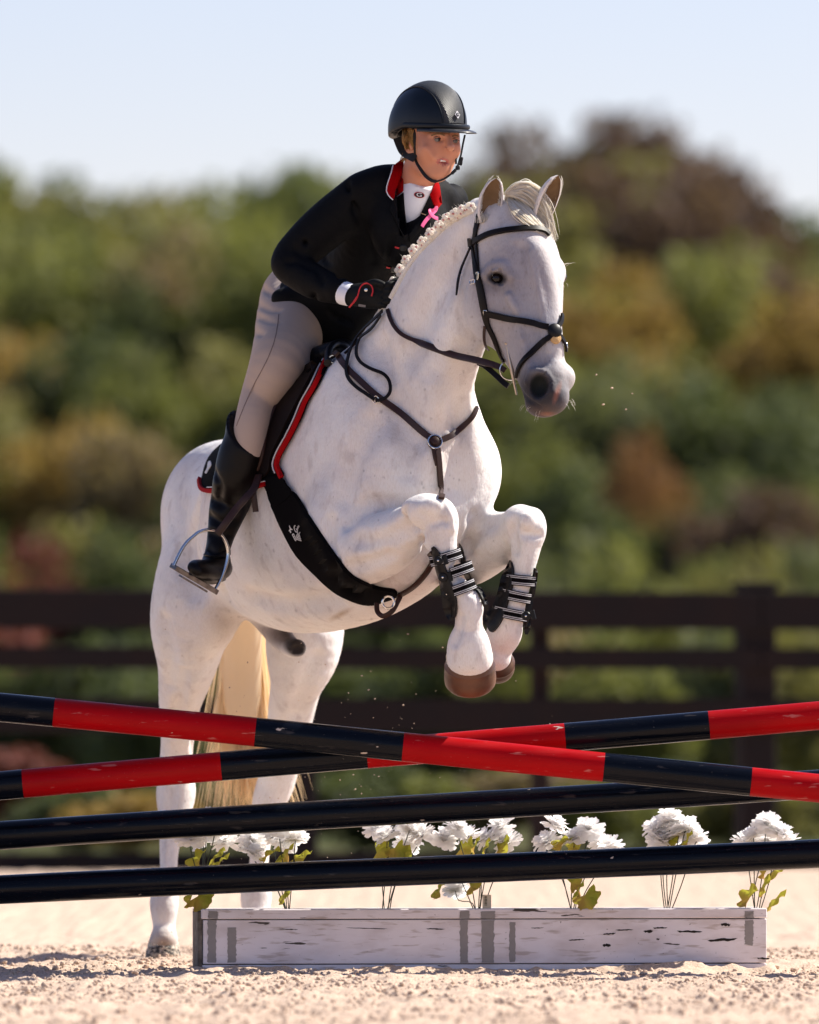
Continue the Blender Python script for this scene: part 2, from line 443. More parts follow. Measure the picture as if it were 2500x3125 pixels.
# loose clods of sand
ico = bmesh.new(); bmesh.ops.create_icosphere(ico, subdivisions=1, radius=1); IV = np.array([v.co[:] for v in ico.verts]); IF = np.array([[v.index for v in f.verts] for f in ico.faces]); ico.free()
def clods(name, pos, rad, m, **k):
    n = len(pos); jit = 1 + RNG.normal(0, .22, (n, len(IV), 1)); sq = np.stack([RNG.uniform(.7, 1.3, n), RNG.uniform(.7, 1.3, n), RNG.uniform(.55, 1.0, n)], 1)
    V = pos[:, None, :] + IV[None] * jit * (rad[:, None] * sq)[:, None, :]
    F = IF[None] + (np.arange(n) * len(IV))[:, None, None]
    return mk_np(name, V.reshape(-1, 3), F.reshape(-1, 3), m, smooth=False, **k)
nc = 42000; cy = -5.4 + 8.6 * RNG.random(nc); cx = RNG.uniform(-1.6, 1.6, nc); cl = vnoise(cx / .22, cy / .22, 9) + .25 * RNG.random(nc); keep = cl > .50
cx = cx[keep]; cy = cy[keep]; cr = .0020 + .0080 * RNG.random(len(cx)) ** 3.6
clods('sand_clods', np.stack([cx, cy, sand_h(cx, cy) + cr * .35], 1), cr, M_sand, kind='stuff')
# land beyond the fence
M_grass = mat('rough_grass_field', (.045, .060, .022), rough=1, spec=.05, vary=(.5, (.085, .070, .030), .8), bump=(6, .8, .05))
mk('ground', [(-1200, -200, -.06), (1200, -200, -.06), (1200, 1800, -.06), (-1200, 1800, -.06)], [(0, 1, 2, 3)], M_grass, kind='structure')
M_grit = mat('fallen_leaf_earth', (.12, .075, .05), rough=1, vary=(1.5, (.05, .06, .03), .9))
mk('earth_strip', [(-45, 21.2, -.045), (45, 21.2, -.045), (45, 24.5, -.045), (-45, 24.5, -.045)], [(0, 1, 2, 3)], M_grit, kind='structure')
# ---- board fence, blurred behind
M_fence = mat('dark_brown_fence_stain', (.013, .0100, .0105), rough=.85, spec=.15, bump=(30, .5), vary=(4, (.018, .011, .010), .7))
M_fence2 = mat('weathered_brown_post', (.030, .018, .016), rough=.85, spec=.15, vary=(5, (.018, .011, .010), .7))
fa = math.radians(17); FU = np.array((math.cos(fa), math.sin(fa), 0)); FN = np.array((math.sin(fa), -math.cos(fa), 0))
f0 = np.array((1.765, 20.2, 0.0)); fence = empty('board_fence', (0, 19.5, 0), label='dark brown four-board paddock fence running behind the sand arena', cat='fence')
Rz = Matrix.Rotation(fa, 3, 'Z')
pz = lambda py: CH + (HZ - py) / 607.0
for k_ in range(-6, 8):
    mb = MB(); c = f0 + FU * 2.44 * k_; mb.box((c[0], c[1], .68), (.18, .16, 1.50), Rz, bev=.008); mb.box((c[0], c[1], 1.44), (.20, .18, .03), Rz, bev=.006)
    mb.build('post', M_fence, fence)
    if k_ == 0:
        mb = MB(); c = f0 - FU * 1.13; mb.box((c[0] - FN[0] * .08, c[1] - FN[1] * .08, .60), (.085, .08, 1.30), Rz, bev=.006); mb.build('post', M_fence2, fence, label='thinner paler brown post')
for k_ in range(-6, 7):
    for za, zb in ((1802, 1920), (1974, 2043), (2130, 2236), (2600, 2655)):
        z0, z1 = pz(zb), pz(za); c = f0 + FU * (2.44 * (k_ + .5)) + FN * .093
        mb = MB(); mb.box((c[0], c[1], max((z0 + z1) / 2, .02)), (2.434, .032, z1 - z0), Rz, bev=.004)
        mb.build('board', M_fence, fence)
# ---- woods
def leaf_mat(name, c):
    m = mat(name, c, rough=.7, spec=.2, vary=(.35, tuple(q * .62 for q in c), .6)); nt = m.node_tree; b = nt.nodes['Principled BSDF']; o = nt.nodes['Material Output']
    t = nt.nodes.new('ShaderNodeBsdfTranslucent'); t.inputs[0].default_value = (c[0] * 1.1, c[1] * 1.15, c[2] * .7, 1); x = nt.nodes.new('ShaderNodeMixShader'); x.inputs[0].default_value = .38
    nt.links.new(b.outputs[0], x.inputs[1]); nt.links.new(t.outputs[0], x.inputs[2]); nt.links.new(x.outputs[0], o.inputs[0]); return m
LC = {'green': (.172, .178, .056), 'fresh': (.235, .235, .078), 'olive': (.225, .205, .076), 'ochre': (.34, .225, .075), 'tan': (.28, .21, .12), 'brown': (.135, .085, .068),
      'dark': (.112, .130, .058), 'red': (.19, .062, .050), 'orange': (.27, .140, .065), 'grey': (.155, .165, .080)}
LM = {k_: leaf_mat(k_ + '_foliage', v) for k_, v in LC.items()}
M_bark = mat('grey_brown_bark', (.075, .055, .045), rough=.95, bump=(12, .8))
def crown_mesh(seed, nleaf, lumps, shape, lsz):
    r = np.random.default_rng(seed); cen = r.normal(0, 1, (lumps, 3)); cen /= np.linalg.norm(cen, axis=1, keepdims=True); cen *= r.random((lumps, 1)) ** .42 * .74
    rad = r.uniform(.22, .42, lumps); wts = rad ** 2 / (rad ** 2).sum(); li = r.choice(lumps, nleaf, p=wts)
    d = r.normal(0, 1, (nleaf, 3)); d /= np.linalg.norm(d, axis=1, keepdims=True); p = cen[li] + d * (rad[li] * r.uniform(.55, 1.08, nleaf))[:, None]
    if shape == 'cone': w = np.clip(1.0 - (p[:, 2] + .2) * .62, .15, 1.1); p[:, 0] *= w; p[:, 1] *= w
    a = r.normal(0, 1, (nleaf, 3)); a /= np.linalg.norm(a, axis=1, keepdims=True); n = d * .6 + r.normal(0, .6, (nleaf, 3)); b = np.cross(n, a); b /= np.linalg.norm(b, axis=1, keepdims=True)
    s = (lsz * r.uniform(.6, 1.4, nleaf))[:, None]; V = np.stack([p - a * s, p - b * s * .55, p + a * s, p + b * s * .55], 1)
    me = bpy.data.meshes.new('crown'); n4 = nleaf * 4; me.vertices.add(n4); me.vertices.foreach_set('co', V.reshape(-1).astype(np.float32)); me.loops.add(n4); me.loops.foreach_set('vertex_index', np.arange(n4, dtype=np.int32))
    me.polygons.add(nleaf); me.polygons.foreach_set('loop_start', np.arange(0, n4, 4, dtype=np.int32)); me.update(calc_edges=True); me.materials.append(LM['green']); return me
CR = [crown_mesh(i, 3600, 26, 'round', .068) for i in range(4)] + [crown_mesh(10 + i, 2800, 18, 'cone', .045) for i in range(2)] + [crown_mesh(20, 1500, 17, 'round', .042)]
def trunk_mesh():
    mb = MB(); mb.tube([(0, 0, 0), (.02, 0, .25), (-.01, .02, .55), (.02, 0, .95)], [.030, .022, .016, .006], 8)
    r = random.Random(4)
    for i in range(9):
        z = .3 + .065 * i; a = i * 2.4; l = .30 * (1 - .5 * i / 9); mb.tube([(0, 0, z), (math.cos(a) * l * .5, math.sin(a) * l * .5, z + .07), (math.cos(a) * l, math.sin(a) * l, z + .17)], [.010, .007, .002], 5)
    me = bpy.data.meshes.new('trunk'); me.from_pydata(mb.v, [], mb.f); me.update(); me.materials.append(M_bark); return me
TR = trunk_mesh(); trn = random.Random(12)
CNAME = {'green': 'mid green', 'fresh': 'fresh yellow-green', 'olive': 'olive green', 'ochre': 'ochre yellow', 'tan': 'pale tan', 'brown': 'bare reddish brown', 'dark': 'dark green', 'red': 'dull red', 'orange': 'orange-brown', 'grey': 'grey-green'}
def plant(name, px, ytop, d, wpx, colr, mesh_i, label, cat, group, ybot=None):
    s = d / FP; x = (px - CX) * s; h = (CH + (HZ - ytop) * s) * (1.015 if name == 'tree' else 1.0); w = wpx * s / 2 * 1.5; Y = d - D0
    t = empty(name, (x, Y, -.06), label=label, cat=cat, group=group); zb = h * (.10 if name == 'tree' else .0)
    c = bpy.data.objects.new('crown', CR[mesh_i]); COL.objects.link(c); c.parent = t; hz = (h - zb) / 2 if name == 'bush' else min((h - zb) / 2, w * 1.15); zb = h - 2 * hz
    c.location = (0, 0, zb + hz); c.scale = (w * 1.12, w * 1.12, hz * 1.02); c.rotation_euler = (0, 0, trn.random() * 6.28); c.material_slots[0].link = 'OBJECT'; c.material_slots[0].material = LM[colr]
    k_ = bpy.data.objects.new('trunk', TR); COL.objects.link(k_); k_.parent = t; k_.scale = (h * .6, h * .6, h * .68); k_.rotation_euler = (0, 0, trn.random() * 6)
def where(px):
    return ('at far left' if px < 250 else 'left of the rider' if px < 780 else 'behind the rider' if px < 1550 else 'right of the horse' if px < 2000 else 'at far right')
# (px, top, distance, width, colour, crown) back rows first: the sky-line, then the slopes of mixed autumn trees, then shrubs
PROF = [(-500,500),(0,497),(110,534),(185,572),(260,596),(370,586),(460,560),(520,576),(594,549),(668,528),(816,528),(965,521),(1150,530),(1400,556),(1460,500),(1548,415),(1660,360),(1845,328),(1994,345),(2053,410),(2105,500),(2142,615),(2216,612),(2275,640),(2350,590),(2402,660),(2500,719),(3000,690)]
rt = random.Random(21); SKY = []
def prof(x): return float(np.interp(x, [p[0] for p in PROF], [p[1] for p in PROF]))
for i, x in enumerate(range(-420, 2960, 112)):
    xj = x + rt.uniform(-18, 18); big = 1480 < xj < 2110; c = 'brown' if 1540 < xj < 2080 else ('brown' if 2130 < xj < 2300 else ('green', 'olive', 'green', 'fresh', 'dark', 'olive', 'green')[i % 7])
    SKY.append((int(xj), int(prof(xj) + rt.uniform(0, 22)), 238 + rt.uniform(-6, 14), 440 + rt.uniform(-50, 70), c, (6 if big and i % 2 else rt.randrange(4))))
for i, x in enumerate(range(-380, 2960, 150)):
    xj = x + rt.uniform(-20, 20); SKY.append((int(xj), int(prof(xj) + 95 + rt.uniform(0, 50)), 226 + rt.uniform(-5, 5), 430 + rt.uniform(-40, 60), ('brown', 'olive')[i % 2] if 1500 < xj < 2120 else ('olive', 'fresh', 'green', 'green', 'grey')[i % 5], rt.randrange(4)))
MID = [(-40,700,215,460,'fresh',2),(180,720,210,420,'green',3),(390,760,205,360,'dark',5),(600,690,210,400,'tan',1),(810,700,205,420,'green',0),(1040,720,210,420,'olive',2),(1290,740,205,420,'green',1),(1500,640,215,380,'fresh',3),
       (1660,740,206,380,'olive',0),(1850,800,200,380,'ochre',1),(2060,760,204,420,'fresh',2),(2280,760,210,360,'brown',0),(2460,850,200,330,'ochre',3),(2640,860,205,400,'olive',1),(-260,760,205,420,'olive',0)]
LOW = [(60,1000,178,400,'ochre',0),(280,1010,172,360,'dark',2),(470,1060,170,360,'green',1),(700,1000,174,380,'olive',3),(900,1080,170,380,'green',0),(1150,1050,172,400,'green',2),(1400,1050,172,380,'olive',1),(1600,1020,170,340,'fresh',0),
       (1780,1080,166,380,'grey',3),(2000,1080,170,380,'olive',1),(2200,1130,166,380,'dark',2),(2400,1150,170,380,'dark',0),(2600,1100,172,400,'olive',3),(-160,1100,170,380,'olive',1),
       (20,1290,148,360,'olive',1),(210,1230,146,380,'ochre',3),(420,1290,144,360,'tan',2),(600,1330,142,340,'dark',5),(780,1330,146,360,'dark',0),(1000,1350,146,380,'green',1),(1300,1340,146,400,'green',2),(1620,1300,146,330,'green',3),
       (1800,1390,142,340,'dark',0),(1960,1260,138,240,'orange',5),(2130,1420,142,320,'grey',1),(2290,1470,138,320,'brown',2),(2480,1430,142,360,'green',3),(2660,1400,146,360,'dark',0),(-160,1380,146,360,'green',2)]
SHR = [(70,1610,116,320,'red',1),(-120,1560,120,320,'green',0),(240,1560,118,340,'olive',2),(420,1540,116,340,'dark',3),(600,1580,118,320,'tan',0),(820,1560,118,360,'green',1),(1100,1560,118,380,'dark',2),(1400,1600,118,360,'green',3),
       (1640,1560,116,380,'grey',0),(1880,1640,112,340,'fresh',1),(2080,1660,116,340,'green',2),(2260,1600,114,320,'olive',3),(2440,1640,116,340,'grey',1),(2640,1600,118,340,'green',0),
       (20,1850,78,380,'red',2),(260,1900,76,360,'dark',0),(480,1930,74,340,'dark',1),(700,1900,76,360,'olive',3),(960,1880,78,380,'dark',2),(1240,1900,76,380,'dark',1),(1480,1880,76,360,'green',0),(1700,1850,78,380,'tan',3),
       (1930,1900,74,360,'green',1),(2130,1880,76,340,'grey',2),(2350,1880,76,360,'olive',0),(2560,1880,78,360,'dark',3),(-200,1900,76,360,'dark',1),
       (40,2240,60,300,'red',0),(200,2330,58,300,'dark',1),(400,2380,57,300,'ochre',2),(640,2300,58,330,'dark',3),(900,2330,58,330,'dark',0),(1150,2280,58,340,'dark',1),(1400,2330,58,330,'green',2),(1640,2280,58,320,'tan',0),
       (1850,2330,57,320,'green',3),(2080,2300,58,320,'dark',1),(2300,2330,57,300,'olive',2),(2500,2320,58,320,'dark',0)]
# the woods run on to both sides of what the photograph shows
vs = []; fsz = 0; rw = np.random.default_rng(77); base_v = np.empty(len(CR[0].vertices) * 3, np.float32); CR[0].vertices.foreach_get('co', base_v); base_v = base_v.reshape(-1, 4, 3)
for i in range(150):
    side = -1 if i % 2 else 1; px = (-700 - rw.random() * 4300) if side < 0 else (3150 + rw.random() * 4300); row = i % 3; d = (240, 180, 125)[row] + rw.uniform(-8, 8); s = d / FP
    h = (rw.uniform(12.5, 14.5), rw.uniform(6.5, 8.5), rw.uniform(2.5, 3.6))[row]; w = (2.6, 2.4, 1.6)[row] * rw.uniform(.9, 1.3); q = base_v[rw.choice(len(base_v), 1300, replace=False)].copy(); c_ = q.mean(1, keepdims=True); q = c_ + (q - c_) * 1.6
    a = rw.random() * 6.28; R2 = np.array(((math.cos(a), -math.sin(a), 0), (math.sin(a), math.cos(a), 0), (0, 0, 1))); q = q @ R2.T * (w, w, h / 2) + ((px - CX) * s, d - D0, h / 2); vs.append(q)
vs = np.concatenate(vs).reshape(-1, 3); wo_ = mk_np('far_woods', vs, np.arange(len(vs)).reshape(-1, 4), [LM['green'], LM['olive'], LM['ochre'], LM['dark']], smooth=False, kind='stuff')
wo_.data.polygons.foreach_set('material_index', np.repeat(rw.choice(4, 150, p=(.4, .3, .1, .2)), 1300).astype(np.int32))
seen = {}
def lab(kind, px, yt, c, row):
    base = '%s %s %s' % (CNAME[c], kind, row); k_ = (base, where(px)); seen.setdefault(k_, []).append(px); return base, k_
items = []
for L_list, kind, row in ((SKY, 'tree', 'on the skyline'), (MID, 'tree', 'in the upper woods'), (LOW, 'tree', 'in the lower woods'), (SHR, 'bush', 'behind the fence')):
    for (px, yt, d, w, c, mi) in L_list:
        nm = 'tree' if kind == 'tree' else 'bush'; row_ = row if kind == 'tree' else ('below the trees' if yt < 1750 else 'just above the fence boards' if yt < 2100 else 'behind the lower fence boards')
        items.append((nm, px, yt, d, w, c, mi, row_, kind))
from collections import defaultdict
grp = defaultdict(list)
for it in items: grp[(it[5], it[7], where(it[1]))].append(it[1])
ORD = ['leftmost', 'second', 'third', 'fourth from the left', 'fifth from the left', 'sixth', 'seventh', 'eighth', 'ninth', 'tenth']
for it in items:
    nm, px, yt, d, w, c, mi, row_, kind = it; sib = sorted(grp[(c, row_, where(px))])
    l_ = '%s blurred %s %s, %s' % (CNAME[c], kind, row_, where(px))
    if len(sib) > 1: l_ = ORD[sib.index(px)].replace(' from the left', '') + ' ' + l_.replace('blurred ', '') + (', counted from the left' if len(sib) > 2 else '')
    plant(nm, px, yt, d, w, c, mi, l_, kind, 'autumn trees of the far woods' if kind == 'tree' else 'bushes behind the fence')
# ================================================================ the jump
def paint(name, c, dirt, amt=.5, rough=.28, spec=.5):
    m = mat(name, c, rough=rough, spec=spec); nt = m.node_tree; L = nt.links.new; b = nt.nodes['Principled BSDF']; tc = nt.nodes.new('ShaderNodeTexCoord')
    def nz(scale, sc, p0, p1, det=5):
        mp = nt.nodes.new('ShaderNodeMapping'); mp.inputs['Scale'].default_value = sc; L(tc.outputs['Object'], mp.inputs[0]); t = nt.nodes.new('ShaderNodeTexNoise'); t.inputs['Scale'].default_value = scale
        t.inputs['Detail'].default_value = det; L(mp.outputs[0], t.inputs['Vector']); r = nt.nodes.new('ShaderNodeMapRange'); r.inputs['From Min'].default_value = p0; r.inputs['From Max'].default_value = p1; L(t.outputs['Fac'], r.inputs['Value']); return r.outputs[0]
    def mix(a, bc, f, k, linked=True):
        x = nt.nodes.new('ShaderNodeMix'); x.data_type = 'RGBA'; mu = nt.nodes.new('ShaderNodeMath'); mu.operation = 'MULTIPLY'; mu.inputs[1].default_value = k; mu.use_clamp = True; L(f, mu.inputs[0]); L(mu.outputs[0], x.inputs['Factor'])
        if linked: L(a, x.inputs['A'])
        else: x.inputs['A'].default_value = (*a, 1)
        x.inputs['B'].default_value = (*bc, 1); return x.outputs['Result']
    v = mix(c, tuple(q * .55 for q in c), nz(9, (.25, 1, 1), .4, .65), .5, False)
    v = mix(v, dirt, nz(55, (.18, 1, 1), .655, .70), .55 * amt); chip = nz(24, (.45, 1, 1), .712, .725, 8); v = mix(v, (.50, .42, .36), chip, 1.0)
    v = mix(v, (.45, .40, .36), nz(230, (1, 1, 1), .74, .78, 2), .5 * amt); L(v, b.inputs['Base Color'])
    r = nt.nodes.new('ShaderNodeMapRange'); t = nz(35, (.2, 1, 1), .3, .7); L(t, r.inputs['Value']); r.inputs['To Min'].default_value = rough * .75; r.inputs['To Max'].default_value = rough * 1.7; L(r.outputs[0], b.inputs['Roughness'])
    bp = nt.nodes.new('ShaderNodeBump'); bp.inputs['Strength'].default_value = .35; bp.inputs['Distance'].default_value = .0015; L(nz(60, (.08, 1, 1), .2, .8), bp.inputs['Height']); L(bp.outputs['Normal'], b.inputs['Normal']); return m
M_red = paint('red_pole_paint', (.40, .0010, .0035), (.60, .25, .22), .75, .36, .10); M_blk = paint('black_pole_paint', (.0022, .0035, .0075), (.08, .07, .065), .7, .20, .16)
def pole(y0, y1, Y, bands, label, r=.0438, x0=-1.86, x1=1.86):
    """y0, y1: axis heights (px) at the left and right edge of the photo; bands: [(to_px, colour)]"""
    a = P(0, y0, Y); b = P(2500, y1, Y); ax = unit(b - a); L0 = (x0 - a[0]) / ax[0]; L1 = (x1 - a[0]) / ax[0]
    cuts = [L0] + [(P(q, 0, Y)[0] - a[0]) / ax[0] for q, _ in bands[:-1]] + [L1]
    A = a + ax * L0; t = empty('jump_pole', tuple(A), label=label, cat='jump pole', group='poles of the crossed jump')
    u = unit(np.cross(ax, (0, 0, 1))); w = np.cross(u, ax); rr = random.Random(int(y0)); mb = MB(); seg = 28
    st = [0.0]; sts = []
    for i in range(len(cuts) - 1):
        n = max(2, int((cuts[i + 1] - cuts[i]) / .06)); sts.append([cuts[i] + (cuts[i + 1] - cuts[i]) * j / n for j in range(n + 1)])
    for i, s_ in enumerate(sts):
        V = []; F = []
        for l in s_:
            wob = 1 + .008 * math.sin(l * 3.1 + y0) + .004 * math.sin(l * 9.7); c = a + ax * l + (0, 0, .0015 * math.sin(l * 2.3))
            for k_ in range(seg): th = 2 * math.pi * k_ / seg; V.append(c + (u * math.cos(th) + w * math.sin(th)) * r * wob)
        for j in range(len(s_) - 1):
            for k_ in range(seg): p = j * seg + k_; q = j * seg + (k_ + 1) % seg; F.append((p, p + seg, q + seg, q))
        if i == 0: F.append(tuple(range(seg)))
        if i == len(sts) - 1: F.append(tuple(len(s_) * seg - seg + k_ for k_ in range(seg))[::-1])
        mk('painted_band' if len(sts) > 1 else 'shaft', V, F, M_red if bands[i][1] == 'r' else M_blk, t, True)
    return t, a + ax * L0, a + ax * L1
pa = pole(2158.5, 2404.7, -.40, [(-440,'r'),(165,'b'),(780,'r'),(1230,'b'),(1843,'r'),(2292,'b'),(2904,'r'),(9999,'b')], 'red and black banded pole in front, sloping down from left to right')
pb = pole(2398, 2183, -.285, [(-375,'r'),(70,'b'),(675,'r'),(1120,'b'),(1725,'r'),(2164,'b'),(2770,'r'),(9999,'b')], 'red and black banded pole behind, sloping up from left to right')
pc = pole(2550, 2392, -.17, [(9999,'b')], 'upper all-black pole below the crossed pair')
pd = pole(2715, 2604, -.17, [(9999,'b')], 'lowest all-black pole, just above the flower box')
M_wood = mat('white_jump_wood', (.72, .70, .67), rough=.6, vary=(14, (.5, .46, .42), .5)); M_steel = mat('galvanised_steel', (.45, .46, .48), rough=.35, metal=1.0)
for sx, side in ((-1, 'left'), (1, 'right')):
    X = sx * 1.88; t = empty('jump_standard', (X, -.29, 0), label='white wooden jump standard holding the %s ends of the poles' % side, cat='jump standard', group='standards either side of the jump')
    mb = MB(); mb.box((X + sx * .07, -.29, .75), (.09, .09, 1.5), bev=.006); mb.build('post', M_wood, t)
    mb = MB(); mb.box((X + sx * .07, -.29, .03), (.08, .75, .08), bev=.006); mb.build('foot', M_wood, t)
    for (q, ends) in ((-.40, pa), (-.285, pb), (-.17, pc), (-.17, pd)):
        e = ends[1] if sx < 0 else ends[2]; mb = MB()
        mb.tube([(X, q - .05, e[2] - .005), (X, q - .034, e[2] - .034), (X, q, e[2] - .048), (X, q + .034, e[2] - .034), (X, q + .05, e[2] - .005)], .005, 6, flat=4, up=(1, 0, 0)); mb.box((X + sx * .03, (q - .29) / 2, e[2] - .052), (.05, abs(q + .29) + .06, .008)); mb.build('cup', M_steel, t)
# ---- flower box
fbL, fbR = P(604, 2958, -.05), P(2340, 2949, .13); bu = unit((fbR - fbL) * (1, 1, 0)); bn = np.array((bu[1], -bu[0], 0)); BL = np.linalg.norm((fbR - fbL)[:2])
Rb = Matrix.Rotation(math.atan2(bu[1], bu[0]), 3, 'Z'); B0 = np.array((fbL[0], fbL[1], 0))
def bxl(l, dn, z): return B0 + bu * l - bn * dn + np.array((0, 0, z))
def bxp(px, py, off=0.0):
    d = P(px, py, 0) - np.array(CAMP); o = np.array(CAMP); t = np.dot(B0 - o, bn) / np.dot(d, bn); q = o + d * t + bn * off; return q
M_box = mat('flaking_white_box_paint', (.56, .52, .53), rough=.7, spec=.3); nt = M_box.node_tree; L = nt.links.new; b_ = nt.nodes['Principled BSDF']
def _nz(scale, sc, p0, p1, det=6):
    tc = nt.nodes.new('ShaderNodeTexCoord'); mp = nt.nodes.new('ShaderNodeMapping'); mp.inputs['Scale'].default_value = sc; L(tc.outputs['Object'], mp.inputs[0]); t = nt.nodes.new('ShaderNodeTexNoise'); t.inputs['Scale'].default_value = scale; t.inputs['Detail'].default_value = det
    L(mp.outputs[0], t.inputs['Vector']); r = nt.nodes.new('ShaderNodeMapRange'); r.inputs['From Min'].default_value = p0; r.inputs['From Max'].default_value = p1; L(t.outputs['Fac'], r.inputs['Value']); return r.outputs[0]
def _mx(a, bc, f, k, lk=True):
    x = nt.nodes.new('ShaderNodeMix'); x.data_type = 'RGBA'; mu = nt.nodes.new('ShaderNodeMath'); mu.operation = 'MULTIPLY'; mu.inputs[1].default_value = k; mu.use_clamp = True; L(f, mu.inputs[0]); L(mu.outputs[0], x.inputs['Factor'])
    if lk: L(a, x.inputs['A'])
    else: x.inputs['A'].default_value = (*a, 1)
    x.inputs['B'].default_value = (*bc, 1); return x.outputs['Result']
_c = _mx((.80, .74, .76), (.60, .52, .51), _nz(7, (1, 1, 2.5), .48, .7), .7, False); _c = _mx(_c, (.40, .31, .26), _nz(30, (.35, 1, 2.6), .57, .66), .6); _cr = _nz(26, (.16, 1, 1.5), .690, .70, 9)
_c = _mx(_c, (.045, .033, .022), _cr, .95); _c = _mx(_c, (.16, .12, .10), _nz(120, (1, 1, 1), .70, .74), .8); L(_c, b_.inputs['Base Color'])
_bp = nt.nodes.new('ShaderNodeBump'); _bp.inputs['Strength'].default_value = .5; _bp.inputs['Distance'].default_value = .002; _bp.invert = True; L(_cr, _bp.inputs['Height']); L(_bp.outputs['Normal'], b_.inputs['Normal'])
M_boxend = mat('bare_mouldy_board_end', (.09, .07, .055), rough=.95, vary=(40, (.30, .27, .24), .6), bump=(60, .8)); M_soil = mat('dark_green_foam', (.03, .035, .02), rough=1)
fbox = empty('flower_box', tuple(B0), label='long low white wooden flower box with flaking paint standing on the sand', cat='flower box')
def board(name, l0, l1, d0, d1, z0, z1, m, bev=.002, **k):
    mb = MB(); mb.box(bxl((l0 + l1) / 2, (d0 + d1) / 2, (z0 + z1) / 2), (l1 - l0, abs(d1 - d0), z1 - z0), Rb, bev=bev); return mb.build(name, m, fbox, **k)
board('front_board', 0.016, BL, 0, .020, .019, .153, M_box); board('top_trim', 0.010, BL + .001, -.004, .018, .156, .186, M_box, .003); board('base_board', 0.014, BL, .002, .020, -.03, .016, M_box)
board('back_board', 0, BL, .18, .20, -.02, .186, M_box); board('end_board', 0, .014, .002, .20, -.02, .180, M_boxend, .003); board('end_board', BL - .018, BL - .001, .0225, .178, -.02, .180, M_box)
board('filling', .02, BL - .02, .022, .178, -.02, .168, M_soil, 0)
M_grey = mat('grey_filler_smear', (.27, .25, .24), rough=.85, vary=(50, (.32, .29, .28), .5)); M_gap = mat('black_crack', (.02, .015, .011), rough=1)
def smear(name, pts, m, off=.0012):
    n = len(pts); V = [bxp(x, y, off) for x, y in pts] + [bxp(x, y, off - .001) for x, y in pts]; F = [tuple(range(n))[::-1], tuple(range(n, 2 * n))] + [(i, (i + 1) % n, (i + 1) % n + n, i + n) for i in range(n)]
    mk(name, V, F, m, fbox, False)
rs = random.Random(5)
def streak(x0, x1, y0, y1, off=.0012):
    n = 22; l = [(x0 + rs.gauss(0, 1.1), y0 + (y1 - y0) * i / n + rs.gauss(0, 1)) for i in range(n + 1)]; r = [(x1 + rs.gauss(0, 1.1), y0 + (y1 - y0) * i / n + rs.gauss(0, 1)) for i in range(n, -1, -1)]
    smear('paint_smear', l + r, M_grey, off)
for a_ in ((636, 664, 2781, 2803, .0055), (634, 660, 2808, 2938), (695, 721, 2832, 2938), (1404, 1432, 2780, 2803, .0055), (1404, 1428, 2808, 2938), (1468, 1510, 2780, 2803, .0055), (1470, 1508, 2808, 2938), (1555, 1573, 2815, 2936), (2273, 2300, 2780, 2803, .0055), (2273, 2299, 2808, 2884)): streak(*a_)
for (x, y, w, h) in ((1905, 2838, 56, 3), (1978, 2842, 30, 6), (2015, 2832, 44, 4), (1852, 2885, 26, 7), (1860, 2850, 40, 4), (2105, 2843, 78, 5), (2205, 2868, 92, 7), (2008, 2866, 10, 4), (1330, 2835, 60, 3), (1120, 2833, 130, 2), (2330, 2925, 40, 4), (1640, 2832, 40, 2), (1760, 2868, 50, 3), (880, 2836, 60, 2), (2215, 2822, 30, 7)):
    n = 9; tl = rs.uniform(-.08, .05); up = [(x - w / 2 + w * i / n, y + tl * (w * i / n - w / 2) - h * .35 * math.sin(math.pi * i / n) - rs.random() * h * .6) for i in range(n + 1)]; dn = [(x - w / 2 + w * i / n, y + tl * (w * i / n - w / 2) + h * .35 * math.sin(math.pi * i / n) + rs.random() * h * .6) for i in range(n - 1, 0, -1)]
    smear('paint_crack', up + dn, M_gap, .0008)
# ---- artificial flowers
def soft(name, c, tr, **k):
    m = mat(name, c, rough=.65, spec=.2, **k); nt = m.node_tree; b = nt.nodes['Principled BSDF']; o = nt.nodes['Material Output']; t = nt.nodes.new('ShaderNodeBsdfTranslucent'); t.inputs[0].default_value = (*c, 1); x = nt.nodes.new('ShaderNodeMixShader'); x.inputs[0].default_value = tr
    nt.links.new(b.outputs[0], x.inputs[1]); nt.links.new(t.outputs[0], x.inputs[2]); nt.links.new(x.outputs[0], o.inputs[0]); return m
M_petal = soft('white_cloth_petal', (.96, .95, .94), .62); M_leaf = soft('yellow_green_cloth_leaf', (.42, .42, .05), .45, vary=(16, (.60, .22, .10), .75, .10)); M_stem = mat('dark_green_wire_stem', (.022, .035, .016), rough=.6)
def bloom(seed):
    r = random.Random(seed); V = []; F = []
    for ring, (el, ln, n, w) in enumerate(((-12, .048, 12, .021), (8, .050, 12, .020), (28, .047, 11, .019), (48, .042, 10, .018), (68, .034, 7, .015))):
        for i in range(n):
            a = 2 * math.pi * (i + r.random() * .5) / n + ring; e0 = math.radians(el + r.gauss(0, 6)); l = ln * r.uniform(.86, 1.12); b = len(V); ca, sa = math.cos(a), math.sin(a); x = .002; z = ring * .002; e = e0 + .35
            for j, wf in enumerate((.35, .95, 1.05, .74)):
                for sg in (-1, 0, 1): ww = w * wf * sg * .62; V.append((ca * x - sa * ww, sa * x + ca * ww, z - (.0022 if sg == 0 else 0) + (r.gauss(0, .0012) if sg else 0)))
                x += math.cos(e) * l / 3; z += math.sin(e) * l / 3; e -= .28 + r.gauss(0, .12)
            for j in range(3):
                for q in range(2): p = b + j * 3 + q; F.append((p, p + 1, p + 4, p + 3))
    me = bpy.data.meshes.new('flower'); me.from_pydata(V, [], F); me.update(); me.materials.append(M_petal); me.polygons.foreach_set('use_smooth', [True] * len(F)); return me
